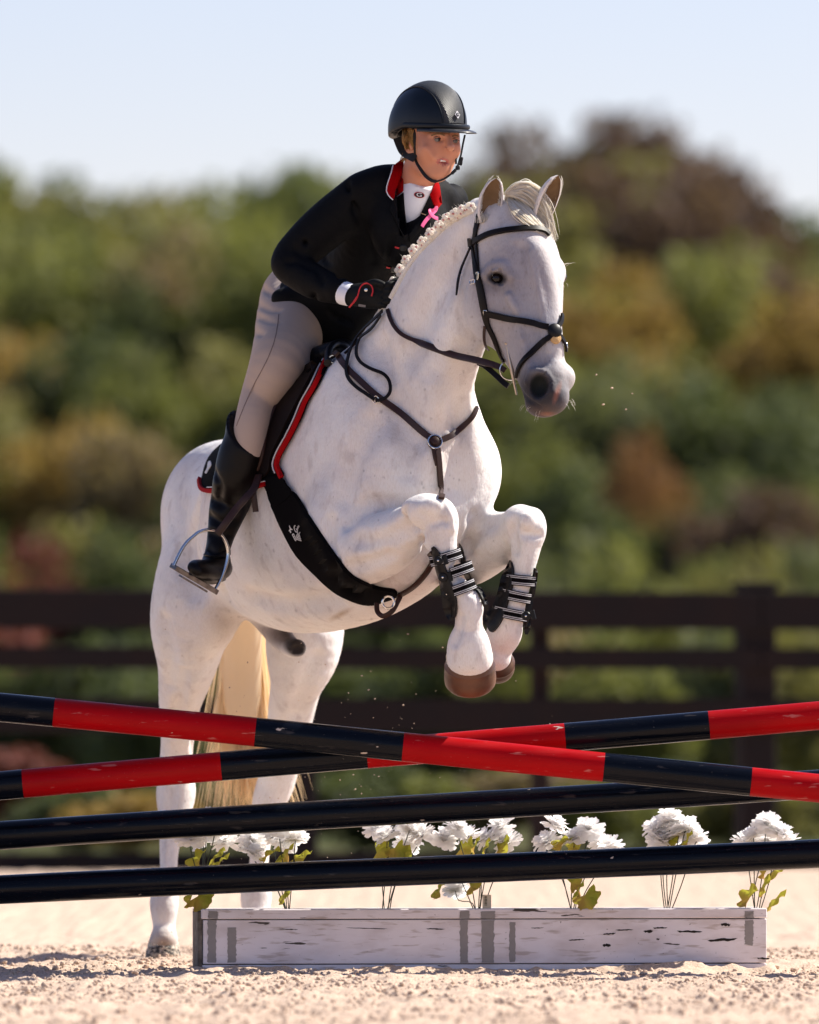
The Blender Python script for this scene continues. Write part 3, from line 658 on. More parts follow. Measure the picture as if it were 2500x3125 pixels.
def leafm(seed):
    r = random.Random(seed); V = [(0, 0, 0)]; F = []; n = 22
    for i in range(n + 1):
        a = -1.9 + 3.8 * i / n; l = .046 * (1 - .28 * abs(a) / 1.9) * (.70 + .30 * abs(math.cos(a * 3.2))) * r.uniform(.92, 1.08); V.append((math.cos(a) * l * .55, math.sin(a) * l * .55, .004 * math.cos(a * 3.2))); V.append((math.cos(a) * l, math.sin(a) * l, -.008 * l / .046 + .006 * math.cos(a * 6.4)))
    for i in range(n): a = 1 + 2 * i; F.append((0, a, a + 2)); F.append((a, a + 1, a + 3, a + 2))
    me = bpy.data.meshes.new('leaf'); me.from_pydata(V, [], F); me.update(); me.materials.append(M_leaf); me.polygons.foreach_set('use_smooth', [True] * len(F)); return me
BLM = [bloom(i) for i in range(4)]; LFM = [leafm(i) for i in range(3)]
BUN = [(620, [(578,2562),(634,2502),(622,2568),(690,2570),(655,2540)], [(610,2622),(660,2612),(676,2628),(585,2738),(604,2735)], 'first from the left, partly behind the black poles'),
 (887, [(770,2565),(768,2602),(828,2555),(902,2560),(850,2530),(868,2570)], [(828,2606),(880,2600),(905,2618),(930,2620),(866,2728)], 'second from the left, in front of the left hind leg'),
 (1180, [(1150,2535),(1182,2552),(1242,2575),(1290,2548),(1250,2530)], [(1150,2602),(1205,2588),(1225,2606)], 'third from the left, with thin loose stems'),
 (1466, [(1352,2562),(1392,2528),(1432,2552),(1490,2560),(1532,2524),(1552,2572),(1390,2712)], [(1450,2582),(1405,2592),(1520,2594),(1480,2588),(1345,2712),(1436,2706)], 'fourth from the left, with a price tag at its foot'),
 (1756, [(1690,2518),(1672,2572),(1752,2560),(1798,2534),(1838,2580),(1866,2590)], [(1722,2572),(1735,2590),(1785,2732),(1742,2695),(1770,2712)], 'fifth from the left, below the crossed poles'),
 (2046, [(2045,2502),(2008,2532),(2092,2530),(2126,2562),(2018,2566),(2072,2545)], [(2030,2570),(2100,2566)], 'sixth from the left, one round white dome on bare stems'),
 (2322, [(2340,2518),(2300,2552),(2380,2548),(2342,2562),(2408,2572),(2275,2575)], [(2340,2656),(2360,2660),(2290,2738),(2368,2742),(2330,2700)], 'rightmost, at the right end of the box')]
rf = random.Random(8)
def inst(name, me, parent, loc, rot, sc):
    o = bpy.data.objects.new(name, me); COL.objects.link(o); o.parent = parent; o.matrix_parent_inverse = Matrix.Translation(-Vector(parent.location)); o.location = loc; o.rotation_euler = rot; o.scale = (sc,) * 3; return o
for bx, fl, lf, lb in BUN:
    base = bxl((P(bx, 2775, 0)[0] - B0[0]) / bu[0], .06, .165); t = empty('flower_bunch', tuple(base), label='bunch of white cloth flowers, ' + lb, cat='flowers', group='white flower bunches in the box')
    for x, y in fl:
        Y = base[1] + rf.uniform(-.05, .07); c = P(x, y + 4, Y); tilt = (c[0] - base[0]) * 3.2; sc = rf.uniform(.86, 1.02)
        inst('flower', BLM[rf.randrange(4)], t, c, (rf.uniform(.25, .6), max(-1.0, min(1.0, tilt)), rf.random() * 6), sc)
        mb = MB(); c2 = c - (0, 0, .002); mb.tube(spl([base + (rf.gauss(0, .004), 0, -.02), base + (c2 - base) * .35 + ((rf.gauss(0, .006)), 0, .01), c2 - ((c2 - base)[0] * .15, 0, .03), c2], 3), .0016, 6); mb.build('stem', M_stem, t)
    for x, y in lf:
        Y = base[1] + rf.uniform(-.045, .02); c = P(x, y, Y); inst('leaf', LFM[rf.randrange(3)], t, c, (rf.uniform(.5, 1.3), rf.uniform(-.7, .7), rf.uniform(-2.6, -.5)), rf.uniform(.95, 1.35))
    if bx == 1466:
        mb = MB(); mb.box(P(1486, 2752, base[1] - .03), (.027, .0012, .043), bev=.0004); tg = mb.build('price_tag', mat('beige_price_tag', (.62, .55, .42), rough=.6), t)
        mb = MB(); c = P(1483, 2750, base[1] - .0312)
        for i in range(9): mb.box(c + (0, 0, .013 - i * .0032), (.008, .0004, .0012 + .0010 * (i % 3 == 0)))
        mb.build('barcode', M_gap, tg)
# ---- sand thrown up by the hooves
nf_ = 230; fx = np.concatenate([RNG.normal(1000, 230, 150), RNG.uniform(500, 1500, 50), RNG.normal(520, 90, 30)]); fy = np.concatenate([RNG.normal(2330, 170, 150), RNG.uniform(1900, 2650, 50), RNG.normal(2890, 25, 30)])
pos = np.array([P(x, y, RNG.uniform(.1, 1.1)) for x, y in zip(fx, fy)]); pos[-30:] = [P(x, y, 1.27) for x, y in zip(fx[-30:], fy[-30:])]
for x, y in ((1245, 1935), (1105, 2062), (1125, 2105), (1820, 1144), (1841, 1234), (1868, 1184), (1911, 1249), (1930, 1201)): pos = np.vstack([pos, P(x, y, -.1)])
clods('flying_sand', pos, np.concatenate([.0009 + .0022 * RNG.random(nf_) ** 3, .0028 + .002 * RNG.random(8)]), M_sand, label='grains of sand thrown up behind the horse', kind='stuff')
# ================================================================ the horse
F_ = unit((.55, -.83, 0)); R_ = unit((-.83, -.55, 0)); L_ = -R_; UPV = np.array((0, 0, 1.0)); XV = np.array((1.0, 0, 0))
Fh = unit((.55, -.80, .27)); Lh = unit((.83, .55, 0)); Ah = np.cross(Lh, Fh)
def horse_sdf():
    s = Sdf()
    # trunk (a lateral, b up, b2 down)
    s.sweep([(715,1650,1.38,.14,.20),(760,1615,1.22,.205,.26),(815,1595,.98,.245,.28,.30),(905,1580,.68,.29,.31,.36),(1015,1530,.42,.295,.36,.40),
             (1120,1470,.20,.26,.40,.42),(1222,1420,.02,.235,.36,.40),(1320,1415,-.10,.18,.25,.29)], L_, k=.05)
    # neck
    s.sweep([(1185,1330,.08,.19,.27),(1270,1150,-.06,.135,.265,.245),(1345,990,-.18,.105,.24,.21),(1430,840,-.29,.088,.205,.18),(1510,730,-.37,.08,.16),(1560,690,-.39,.07,.10)], L_, k=.08)
    # croup and buttocks
    for sd in (1, -1):
        c = P(757, 1570, 1.22) + R_ * sd * .115
        s.ell(c, (.15, .24, .225), (R_, F_, UPV), k=.08)
    # shoulders
    for sd in (1, -1):
        c0 = P(1180, 1200, .12) + R_ * sd * .12; c1 = P(1270, 1440, -.04) + R_ * sd * .155; c2 = P(1180, 1600, .02) + R_ * sd * .165
        s.sweep([(*c0, .085, .13), (*c1, .09, .13), (*c2, .09, .13)], L_, k=.06, pix=False)
        s.ell(P(1345, 1440, -.13) + R_ * sd * .10, (.10, .095, .13), (R_, F_, UPV), k=.05)      # breast muscles
    # right fore (nearest): upper arm, forearm, knee, cannon, fetlock, pastern
    s.sweep([(1135,1600,-.03,.10,.10),(1098,1680,-.115,.103,.10),(1180,1655,-.235,.096,.10),(1255,1605,-.35,.064,.068),(1300,1572,-.42,.058,.06)], (0,0,1), k=.022)
    s.sweep([(1305,1572,-.43,.062,.062),(1336,1586,-.45,.060,.062),(1350,1655,-.45,.044,.05),(1366,1720,-.445,.034,.044),(1396,1790,-.44,.035,.042),(1430,1840,-.435,.043,.052),
             (1431,1885,-.43,.041,.048),(1431,1925,-.42,.045,.048),(1431,1970,-.41,.064,.062),(1434,2010,-.40,.070,.066)], XV, k=.02)
    s.ell(P(1296,1556,-.465), (.072,.045,.044), k=.025); s.ell(P(1358,1590,-.465), (.028,.033,.046), k=.03); s.ell(P(1325,1640,-.44), (.035,.04,.04), k=.02)
    # left fore
    s.sweep([(1400,1640,.10,.11,.11),(1420,1690,.06,.10,.10),(1500,1655,-.06,.088,.09),(1560,1622,-.15,.062,.065),(1590,1605,-.20,.056,.058)], (0,0,1), k=.04)
    s.sweep([(1588,1598,-.20,.052,.058),(1608,1615,-.22,.055,.060),(1604,1680,-.22,.044,.05),(1594,1750,-.215,.034,.042),(1573,1830,-.21,.034,.042),(1549,1900,-.2,.047,.05),
             (1538,1935,-.19,.054,.052),(1527,1975,-.17,.040,.046),(1518,2005,-.16,.042,.05)], XV, k=.02)
    s.ell(P(1634,1605,-.235), (.028,.035,.05), k=.025); s.ell(P(1585,1585,-.24), (.04,.035,.03), k=.02)
    # right hind
    s.sweep([(618,1640,1.22,.105,.20),(590,1780,1.12,.122,.19),(580,1900,1.12,.126,.16),(572,2020,1.2,.095,.125),(550,2140,1.33,.068,.09),(542,2260,1.43,.053,.068),
             (538,2360,1.49,.057,.075),(537,2425,1.50,.063,.075),(530,2500,1.48,.047,.056),(517,2590,1.45,.031,.040),(514,2680,1.42,.029,.038),(503,2740,1.39,.045,.05),
             (501,2775,1.37,.044,.048),(502,2830,1.36,.036,.040),(500,2875,1.34,.047,.052)], XV, k=.05)
    s.ell(P(645,1850,1.0), (.09,.13,.13), k=.08)
    # left hind
    s.sweep([(915,1760,1.42,.11,.18),(930,1880,1.32,.125,.17),(925,1985,1.3,.118,.14),(905,2080,1.36,.084,.11),(886,2190,1.47,.072,.09),(870,2290,1.56,.058,.07),
             (842,2390,1.62,.060,.075),(820,2450,1.62,.053,.065),(802,2530,1.6,.036,.045),(790,2640,1.57,.031,.040),(782,2730,1.55,.050,.05),(782,2790,1.53,.042,.046),(782,2850,1.5,.045,.05)], XV, k=.05)
    # sheath
    s.sweep([(800,1860,1.0,.045,.07),(850,1935,.9,.04,.04),(885,1972,.80,.032,.032),(908,1978,.75,.028,.028)], XV, k=.025)
    s.ell(P(909,1983,.725), (.022,.022,.02), k=.008, op='s')
    # head
    s.sweep([(1578,682,-.39,.076,.050,.08),(1595,750,-.42,.100,.088,.12),(1612,835,-.45,.108,.095,.16),(1622,925,-.47,.096,.092,.19),(1634,1010,-.50,.077,.080,.175),
             (1650,1090,-.53,.064,.070,.125),(1666,1160,-.56,.074,.070,.085),(1664,1212,-.575,.060,.058,.062)], Lh, k=.05, n=6)
    s.ell(P(1508,915,-.405), (.085,.115,.135), (Lh, Fh, Ah), k=.05)                                # jowl
    s.ell(P(1650,1238,-.56), (.042,.036,.028), (Lh, Fh, Ah), k=.02)                               # chin and lower lip
    s.ell(P(1690,1215,-.60), (.045,.045,.042), (Lh, Fh, Ah), k=.025)                               # upper lip
    # sculpted detail, found on the surface itself
    def on(px, py, o=0.0): q = s.hit(px, py); return q + np.array((0, o, 0))
    H = {k_: on(*v) for k_, v in dict(eye=(1515,847), b0=(1484,838), b1=(1505,815), b2=(1540,812), b3=(1562,842), e0=(1555,905), e1=(1590,970), e2=(1600,1030),
         n0=(1640,770), n1=(1668,860), n2=(1682,960), n3=(1694,1060), g0=(1590,760), g1=(1600,900), g2=(1655,1090), nos=(1646,1178),
         w0=(1610,1165), w1=(1625,1135), w2=(1655,1135), w3=(1680,1160), w4=(1684,1195), m0=(1588,1190), m1=(1612,1218), m2=(1650,1243)).items()}
    s.ell(P(1703,832,-.40), (.024,.033,.038), k=.02)                                               # far brow
    s.ell(P(1731,1152,-.545), (.024,.036,.033), k=.02)                                             # far nostril
    def line(pts, r, k, op='u', off=0.0, flat=None):
        if op == 's': r *= 1.22; off *= .85
        s.sweep([(*(p + np.array((0, off, 0))), r, flat or r) for p in pts], XV, k=k, op=op, n=4, pix=False)
    line([H['b0'], H['b1'], H['b2'], H['b3']], .012, .02, off=.002)
    s.ell(H['eye'] + np.array((0, -.002, -.002)), (.024, .016, .018), (unit((.9,.35,-.25)), unit((-.3,.9,0)), unit((.2,0,1))), k=.014, op='s')
    LD = [on(*q) for q in ((1490,846),(1504,829),(1524,825),(1544,840))]; line(LD, .0055, .006, off=-.006)
    LD = [on(*q) for q in ((1494,858),(1512,868),(1536,864))]; line(LD, .005, .006, off=-.002)
    line([H['e0'], H['e1'], H['e2']], .013, .014, off=-.001)
    LD = [on(*q) for q in ((1612,770),(1640,880),(1658,980),(1668,1070))]; line(LD, .010, .012, off=.001)
    LD = [on(*q) for q in ((1580,960),(1610,1040),(1640,1110))]; line(LD, .012, .02, 's', off=-.006)
    line([H['n0'], H['n1'], H['n2'], H['n3']], .022, .035, off=.014)
    line([H['g0'], H['g1'], H['g2']], .014, .035, op='s', off=-.012)
    line([H['w0'], H['w1'], H['w2'], H['w3'], H['w4']], .008, .014, off=.002)
    s.ell(H['nos'] + np.array((.0, .004, 0)), (.029, .034, .037), (unit((1,0,-.25)), (0,1,0), unit((.25,0,1))), k=.008, op='s')
    line([H['m0'], H['m1'], H['m2']], .005, .008, op='s')
    # chest cleft, jugular groove, shoulder and forearm modelling
    C = [on(*q) for q in ((1390,1300),(1405,1400),(1408,1490))]; line(C, .028, .07, 's', off=-.016)
    C = [on(*q) for q in ((1416,830),(1402,900),(1400,960),(1414,1010),(1445,1044))]; line(C, .017, .016, 's', off=-.010)
    C = [on(*q) for q in ((1420,1075),(1405,1200),(1380,1300))]; line(C, .020, .05, 's', off=-.010)
    C = [on(*q) for q in ((1160,1060),(1215,1200),(1275,1330))]; line(C, .020, .05, 's', off=-.010)
    C = [on(*q) for q in ((1062,1600),(1085,1556),(1130,1536),(1190,1538))]; line(C, .015, .025, 's', off=-.008)
    C = [on(*q) for q in ((1006,1590),(1008,1660),(1026,1722),(1056,1778),(1098,1802))]; line(C, .015, .022, 's', off=-.008)
    C = [on(*q) for q in ((1232,1556),(1240,1595),(1254,1640))]; line(C, .008, .022, 's', off=-.005)
    C = [on(*q) for q in ((1290,1545),(1335,1545))]; line(C, .010, .022)
    C = [on(*q) for q in ((1318,1600),(1350,1590),(1385,1595))]; line(C, .007, .018, 's', off=-.004)
    C = [on(*q) for q in ((1573,1590),(1566,1630),(1572,1680))]; line(C, .009, .02, 's', off=-.006)
    C = [on(*q) for q in ((1596,1630),(1650,1634))]; line(C, .007, .018, 's', off=-.004)
    C = [on(*q) for q in ((1085,1650),(1130,1655),(1190,1640),(1250,1606))]; line(C, .016, .035, 's', off=-.010)
    C = [on(*q) for q in ((1075,1735),(1130,1720),(1190,1700))]; line(C, .012, .035, 's', off=-.007)
    C = [on(*q) for q in ((1130,1290),(1075,1400),(1045,1520))]; line(C, .022, .06, 's', off=-.014)
    C = [on(*q) for q in ((1200,1230),(1240,1340),(1245,1440))]; line(C, .018, .05, 's', off=-.012)
    C = [on(*q) for q in ((1330,1180),(1345,1260),(1360,1330))]; line(C, .014, .05, off=.006)
    C = [on(*q) for q in ((520,2330),(530,2400),(520,2470))]; line(C, .010, .02, 's', off=-.005)
    C = [on(*q) for q in ((525,2520),(520,2620),(516,2700))]; line(C, .006, .014, 's', off=-.003)
    C = [on(*q) for q in ((500,1900),(515,2000),(520,2100))]; line(C, .014, .04, 's', off=-.008)
    C = [on(*q) for q in ((690,1830),(660,1760),(640,1680))]; line(C, .018, .05, 's', off=-.010)
    C = [on(*q) for q in ((1405,1690),(1425,1760),(1440,1810))]; line(C, .005, .012, 's', off=-.003)
    C = [on(*q) for q in ((1448,1580),(1475,1602),(1505,1592))]; line(C, .014, .035, 's', off=-.006)
    C = [on(*q) for q in ((1444,1630),(1424,1690),(1402,1740))]; line(C, .014, .04, 's', off=-.006)
    C = [on(*q) for q in ((600,1560),(575,1680),(590,1800))]; line(C, .02, .05, 's', off=-.012)
    C = [on(*q) for q in ((560,2060),(545,2180))]; line(C, .012, .03, 's', off=-.006)
    C = [on(*q) for q in ((1262,1604),(1288,1640),(1306,1682))]; line(C, .008, .016, 's', off=-.005)
    C = [on(*q) for q in ((1350,1530),(1374,1572),(1380,1616))]; line(C, .008, .012, off=.001)
    C = [on(*q) for q in ((1404,1885),(1398,1925),(1386,1962))]; line(C, .009, .018, 's', off=-.006)
    C = [on(*q) for q in ((1400,760),(1310,920),(1240,1080))]; line(C, .022, .08, 's', off=-.017)
    C = [on(*q) for q in ((590,2250),(596,2330),(592,2380))]; line(C, .010, .02, 's', off=-.005)
    C = [on(*q) for q in ((970,2010),(930,2100),(905,2190))]; line(C, .014, .04, 's', off=-.008)
    C = [on(*q) for q in ((700,1560),(660,1650),(650,1740))]; line(C, .022, .07, off=-.002)
    C = [on(*q) for q in ((1010,1830),(900,1850),(780,1830))]; line(C, .016, .06, 's', off=-.009)
    s.ell(P(1316,1546,-.505), (.028,.02,.024), k=.014); s.ell(P(1610,1590,-.28), (.024,.018,.024), k=.014)
    s.horse_pts = H
    return s
HS = horse_sdf()

HV, HQ = HS.mesh(.015, 1)
head_lo = np.array((.14, -.80, CH + .88)); head_hi = np.array((.56, -.28, CH + 1.62))
HV, HF = HS.refine(HV, HQ, [head_lo, np.array((-.24, -.62, .88))], [head_hi, np.array((.46, .10, 1.56))], .0035)
HB = BVHTree.FromPolygons([tuple(v) for v in HV.tolist()], HF)
def pxy(V):
    s = (V[:, 1] + D0) / FP; return CX + V[:, 0] / s, HZ - (V[:, 2] - CH) / s
def coat_colours(V):
    x, y = pxy(V); n = len(V); C = np.tile(np.array((.74, .72, .705)), (n, 1))
    def blend(w, c): w = np.clip(w, 0, 1)[:, None]; C[:] = C * (1 - w) + np.array(c) * w
    def blob(cx, cy, rx, ry, soft=.5, rot=0): 
        a = math.radians(rot); u = (x - cx) * math.cos(a) + (y - cy) * math.sin(a); v = -(x - cx) * math.sin(a) + (y - cy) * math.cos(a)
        return 1 - (np.hypot(u / rx, v / ry) - (1 - soft)) / soft
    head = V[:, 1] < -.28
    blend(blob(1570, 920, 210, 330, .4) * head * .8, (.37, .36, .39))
    fr_ = np.random.default_rng(11)
    for i in range(210):
        fx_, fy_ = (fr_.uniform(1440, 1610), fr_.uniform(760, 1110)) if i < 90 else (fr_.uniform(1050, 1480), fr_.uniform(900, 1500)) if i < 170 else (fr_.uniform(500, 1250), fr_.uniform(1500, 1900))
        near = (np.abs(x - fx_) < 9) & (np.abs(y - fy_) < 9)
        if near.any(): r_ = fr_.uniform(3, 6); w = np.clip(1.2 - np.hypot((x[near] - fx_) * 1.3, y[near] - fy_) / r_, 0, 1)[:, None] * fr_.uniform(.25, .6); C[near] = C[near] * (1 - w) + np.array((.20, .17, .17)) * w
    blend(blob(1650, 1220, 150, 165, .5) * head * .85, (.105, .105, .13)); blend(blob(1640, 1200, 110, 90, .5) * head * .85, (.036, .034, .040))            # grey muzzle
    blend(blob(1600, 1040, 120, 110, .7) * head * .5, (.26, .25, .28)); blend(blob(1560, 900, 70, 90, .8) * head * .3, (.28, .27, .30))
    blend(blob(1660, 1252, 95, 24, .5) * head * .3, (.12, .08, .06))                # lips
    blend(blob(1701, 1198, 11, 44, .9, 18) * head * .8, (.34, .15, .11))           # pink snip
    blend(blob(1672, 1264, 36, 10, .5) * head * .4, (.30, .13, .08))
    blend(blob(1645, 1178, 29, 36, .25) * head, (.014, .018, .018))                   # nostril
    blend(blob(1517, 850, 36, 24, .35, 8) * head * .95, (.045, .038, .036))                  # eye rim
    blend(blob(1514, 856, 78, 56, .9) * head * .85, (.17, .16, .17)); blend(blob(1517, 850, 34, 21, .35, 8) * head * .95, (.045, .038, .036))  # grey shading painted in around the eye, then the dark rim again
    blend(blob(860, 1940, 95, 62, .6, 15) * (V[:, 1] < 1.0) * (V[:, 1] > .66) * (y > 1915) * .8, (.16, .125, .105)); blend(blob(903, 1974, 42, 34, .35, 20) * (V[:, 1] < .98) * (V[:, 1] > .6) * (y > 1945), (.035, .028, .026))  # dark sheath skin and tip, with the shade under the belly painted in
    blend(blob(1040, 1875, 52, 12, .7, -28) * (V[:, 1] < .6) * .6, (.40, .29, .19))  # dirt smear on the belly
    hip = (V[:, 1] > .7)
    blend(blob(655, 1450, 22, 110, .8, 12) * hip * .35, (.34, .31, .31))
    blend(blob(680, 1900, 75, 90, .6) * hip * .35, (.36, .30, .26)); blend(blob(800, 1920, 90, 50, .6) * hip * .4, (.33, .27, .24))
    blend(blob(500, 2885, 75, 70, .7) * hip * .8, (.30, .235, .19)); blend(blob(500, 2760, 60, 60, .8) * hip * .3, (.45, .36, .30))
    return C
def coat_material():
    m = mat('grey_white_coat', (.7, .68, .66), rough=.65, spec=.18, sss=.06, sheen=.06); nt = m.node_tree; L = nt.links.new; b = nt.nodes['Principled BSDF']
    at = nt.nodes.new('ShaderNodeAttribute'); at.attribute_name = 'coat'; tc = nt.nodes.new('ShaderNodeTexCoord')
    def nz(scale, lo, hi, vec=None, det=4):
        mp = nt.nodes.new('ShaderNodeMapping'); mp.inputs['Scale'].default_value = vec or (1, 1, 1); L(tc.outputs['Object'], mp.inputs[0])
        t = nt.nodes.new('ShaderNodeTexNoise'); t.inputs['Scale'].default_value = scale; t.inputs['Detail'].default_value = det; L(mp.outputs[0], t.inputs['Vector'])
        r = nt.nodes.new('ShaderNodeMapRange'); r.inputs['From Min'].default_value = lo; r.inputs['From Max'].default_value = hi; L(t.outputs['Fac'], r.inputs['Value']); return r.outputs[0]
    def mix(a, bcol, fac, k):
        mu = nt.nodes.new('ShaderNodeMath'); mu.operation = 'MULTIPLY'; mu.inputs[1].default_value = k; mu.use_clamp = True; L(fac, mu.inputs[0])
        x = nt.nodes.new('ShaderNodeMix'); x.data_type = 'RGBA'; x.blend_type = 'MULTIPLY'; L(mu.outputs[0], x.inputs['Factor']); L(a, x.inputs['A']); x.inputs['B'].default_value = (*bcol, 1); return x.outputs['Result']
    c = mix(at.outputs['Color'], (.70, .69, .73), nz(5.5, .48, .70), .5); c = mix(c, (.97, .90, .85), nz(3.1, .45, .62), .6)       # soft dapples
    c = mix(c, (.70, .66, .66), nz(24, .56, .72, (1, 1, .55)), .6)
    c = mix(c, (.34, .29, .28), nz(90, .70, .76, (1, 1, .55), 2), .4)             # flea-bitten flecks
    c = mix(c, (.86, .82, .78), nz(320, .45, .65, (1, 1, .22), 2), .5)            # hair grain
    L(c, b.inputs['Base Color'])
    t = nt.nodes.new('ShaderNodeTexNoise'); t.inputs['Scale'].default_value = 260; t.inputs['Detail'].default_value = 3
    mp = nt.nodes.new('ShaderNodeMapping'); mp.inputs['Scale'].default_value = (1, 1, .25); L(tc.outputs['Object'], mp.inputs[0]); L(mp.outputs[0], t.inputs['Vector'])
    t2 = nt.nodes.new('ShaderNodeTexNoise'); t2.inputs['Scale'].default_value = 22; t2.inputs['Detail'].default_value = 4; L(tc.outputs['Object'], t2.inputs['Vector'])
    bp = nt.nodes.new('ShaderNodeBump'); bp.inputs['Strength'].default_value = .5; bp.inputs['Distance'].default_value = .0018; L(t.outputs['Fac'], bp.inputs['Height'])
    b2 = nt.nodes.new('ShaderNodeBump'); b2.inputs['Strength'].default_value = .45; b2.inputs['Distance'].default_value = .012; L(t2.outputs['Fac'], b2.inputs['Height']); L(b2.outputs['Normal'], bp.inputs['Normal'])
    L(bp.outputs['Normal'], b.inputs['Normal']); return m
M_coat = coat_material()
horse = empty('horse', P(1180, 2180, .4) * (1, 1, 0), label='white horse jumping over the crossed red and black poles, forelegs tucked up', cat='horse')
me = bpy.data.meshes.new('body'); me.from_pydata(HV.tolist(), [], HF); me.update()
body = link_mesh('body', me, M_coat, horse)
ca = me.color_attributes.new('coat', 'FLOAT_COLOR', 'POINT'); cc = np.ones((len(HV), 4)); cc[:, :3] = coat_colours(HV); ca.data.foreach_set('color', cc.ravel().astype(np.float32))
# ---- hair
def strands(name, curves, radii, mats, parent, **k):
    """curves: list of (n,3) arrays; each becomes a tapered three-sided hair lock"""
    V = []; F = []; b = 0
    for c, r in zip(curves, radii):
        n = len(c); T = np.gradient(c, axis=0); T /= np.linalg.norm(T, axis=1, keepdims=True) + 1e-9
        u = np.cross(T, (0.3, .9, .2)); u /= np.linalg.norm(u, axis=1, keepdims=True) + 1e-9; w = np.cross(T, u)
        tp = r * np.clip(np.minimum(1.0, (1 - np.linspace(0, 1, n)) * 3 + .12), 0, 1)[:, None]
        for q in range(3):
            a = 2 * math.pi * q / 3; V.append(c + tp * (math.cos(a) * u + math.sin(a) * w))
        i = np.arange(n - 1)
        for q in range(3):
            a0 = b + q * n + i; b0 = b + ((q + 1) % 3) * n + i; F.append(np.stack([a0, b0, b0 + 1, a0 + 1], 1))
        b += 3 * n
    return mk_np(name, np.concatenate(V), np.concatenate(F), mats, parent, **k)
def hair_mat(name, col, tr=.35):
    m = mat(name, col, rough=.5, spec=.3); nt = m.node_tree; b = nt.nodes['Principled BSDF']; o = nt.nodes['Material Output']
    t = nt.nodes.new('ShaderNodeBsdfTranslucent'); t.inputs[0].default_value = (*col, 1); x = nt.nodes.new('ShaderNodeMixShader'); x.inputs[0].default_value = tr
    nt.links.new(b.outputs[0], x.inputs[1]); nt.links.new(t.outputs[0], x.inputs[2]); nt.links.new(x.outputs[0], o.inputs[0]); return m
M_tail = hair_mat('cream_tail_hair', (1.0, .86, .64), .62); M_mane = hair_mat('white_mane_hair', (.94, .90, .82), .5); M_mane2 = hair_mat('straw_mane_hair', (.82, .74, .60), .45)
rg = np.random.default_rng(3)
# tail: dock to tip, seen between the hind legs
core = Sdf(); core.sweep([(760,1500,1.52,.04,.03),(752,1650,1.64,.055,.05),(742,1850,1.70,.060,.05),(738,2000,1.73,.066,.05),(738,2130,1.74,.062,.040),(741,2200,1.74,.045,.025),(742,2236,1.74,.012,.010)], XV, k=.02)
tv, tq = core.mesh(.02, 1)
curves = []; rad = []
for i in range(900):
    a = rg.normal(0, 1); e = rg.random(); side = rg.random()
    x0 = 745 + a * 16; sp = a * 40 + rg.normal(0, 12)
    if side < .16: sp = -70 - rg.random() * 55; ln = rg.uniform(.62, .78)
    elif side < .30: sp = rg.uniform(40, 190); ln = rg.uniform(.86, 1.0)
    else: ln = rg.uniform(.80, 1.0); sp = a * 52 + rg.normal(0, 10)
    pts = []; y = np.linspace(1560, 1560 + 960 * ln, 12); ph = rg.random() * 6; am = rg.uniform(2, 10)
    for j, yy in enumerate(y):
        t = (yy - 1560) / 960; xx = x0 + sp * t ** 1.7 + am * math.sin(ph + t * 7) * t
        pts.append(P(xx, yy, 1.68 + .12 * min(1, t * 3) + .03 * a * (1 if i % 2 else -1) + .04 * math.sin(i) * .5))
    curves.append(spl(pts, 2)); rad.append(rg.uniform(.0010, .0024))
tail = mk_np('tail', tv, tq, M_tail, horse)
strands('tail_hair', curves, rad, M_tail, tail, kind='stuff')
# forelock blown across the brow
fo = spl([(1540,598),(1562,574),(1600,560),(1640,578),(1668,618),(1684,670),(1700,738)], 4); fi = spl([(1546,606),(1552,618),(1568,640),(1594,666),(1622,688),(1648,702),(1668,716)], 4)
def lock(u, v, L0, ph, spread=1.0):
    pts = []; m_ = len(fo) - 1
    for j in range(11):
        t = min(j / 10 * L0, 1.0) * m_; k_ = int(min(t, m_ - 1)); f = t - k_; q = (fo[k_] * (1 - f) + fo[k_ + 1] * f) * u + (fi[k_] * (1 - f) + fi[k_ + 1] * f) * (1 - u)
        x = q[0] + 4 * math.sin(ph + j * .5) * j / 10 * spread; y = q[1] + 3 * math.cos(ph * 1.7 + j * .4) * spread
        h = hit(HB, x, y); base = h[0][1] if h else -.43; pts.append(P(x, y, min(base, -.405) - .004 - .026 * v * math.sin(min(1, j / 10 * 1.15) * math.pi) - .002 * v))
    pts = np.array(pts)
    for _ in range(2): pts[1:-1, 1] = (pts[:-2, 1] + pts[1:-1, 1] + pts[2:, 1]) / 3
    return spl(pts, 2)
for nm, n_, mm in (('forelock', 620, M_mane), ('forelock_underhair', 130, M_mane2)):
    curves = [lock(rg.random() * 1.12 - .06, rg.random(), rg.uniform(.60, 1.0), rg.random() * 6, (3.6 if i % 11 == 0 else 1.6)) for i in range(n_)]
    strands(nm, curves, list(rg.uniform(.0007, .0017, n_)), mm, horse, kind='stuff')
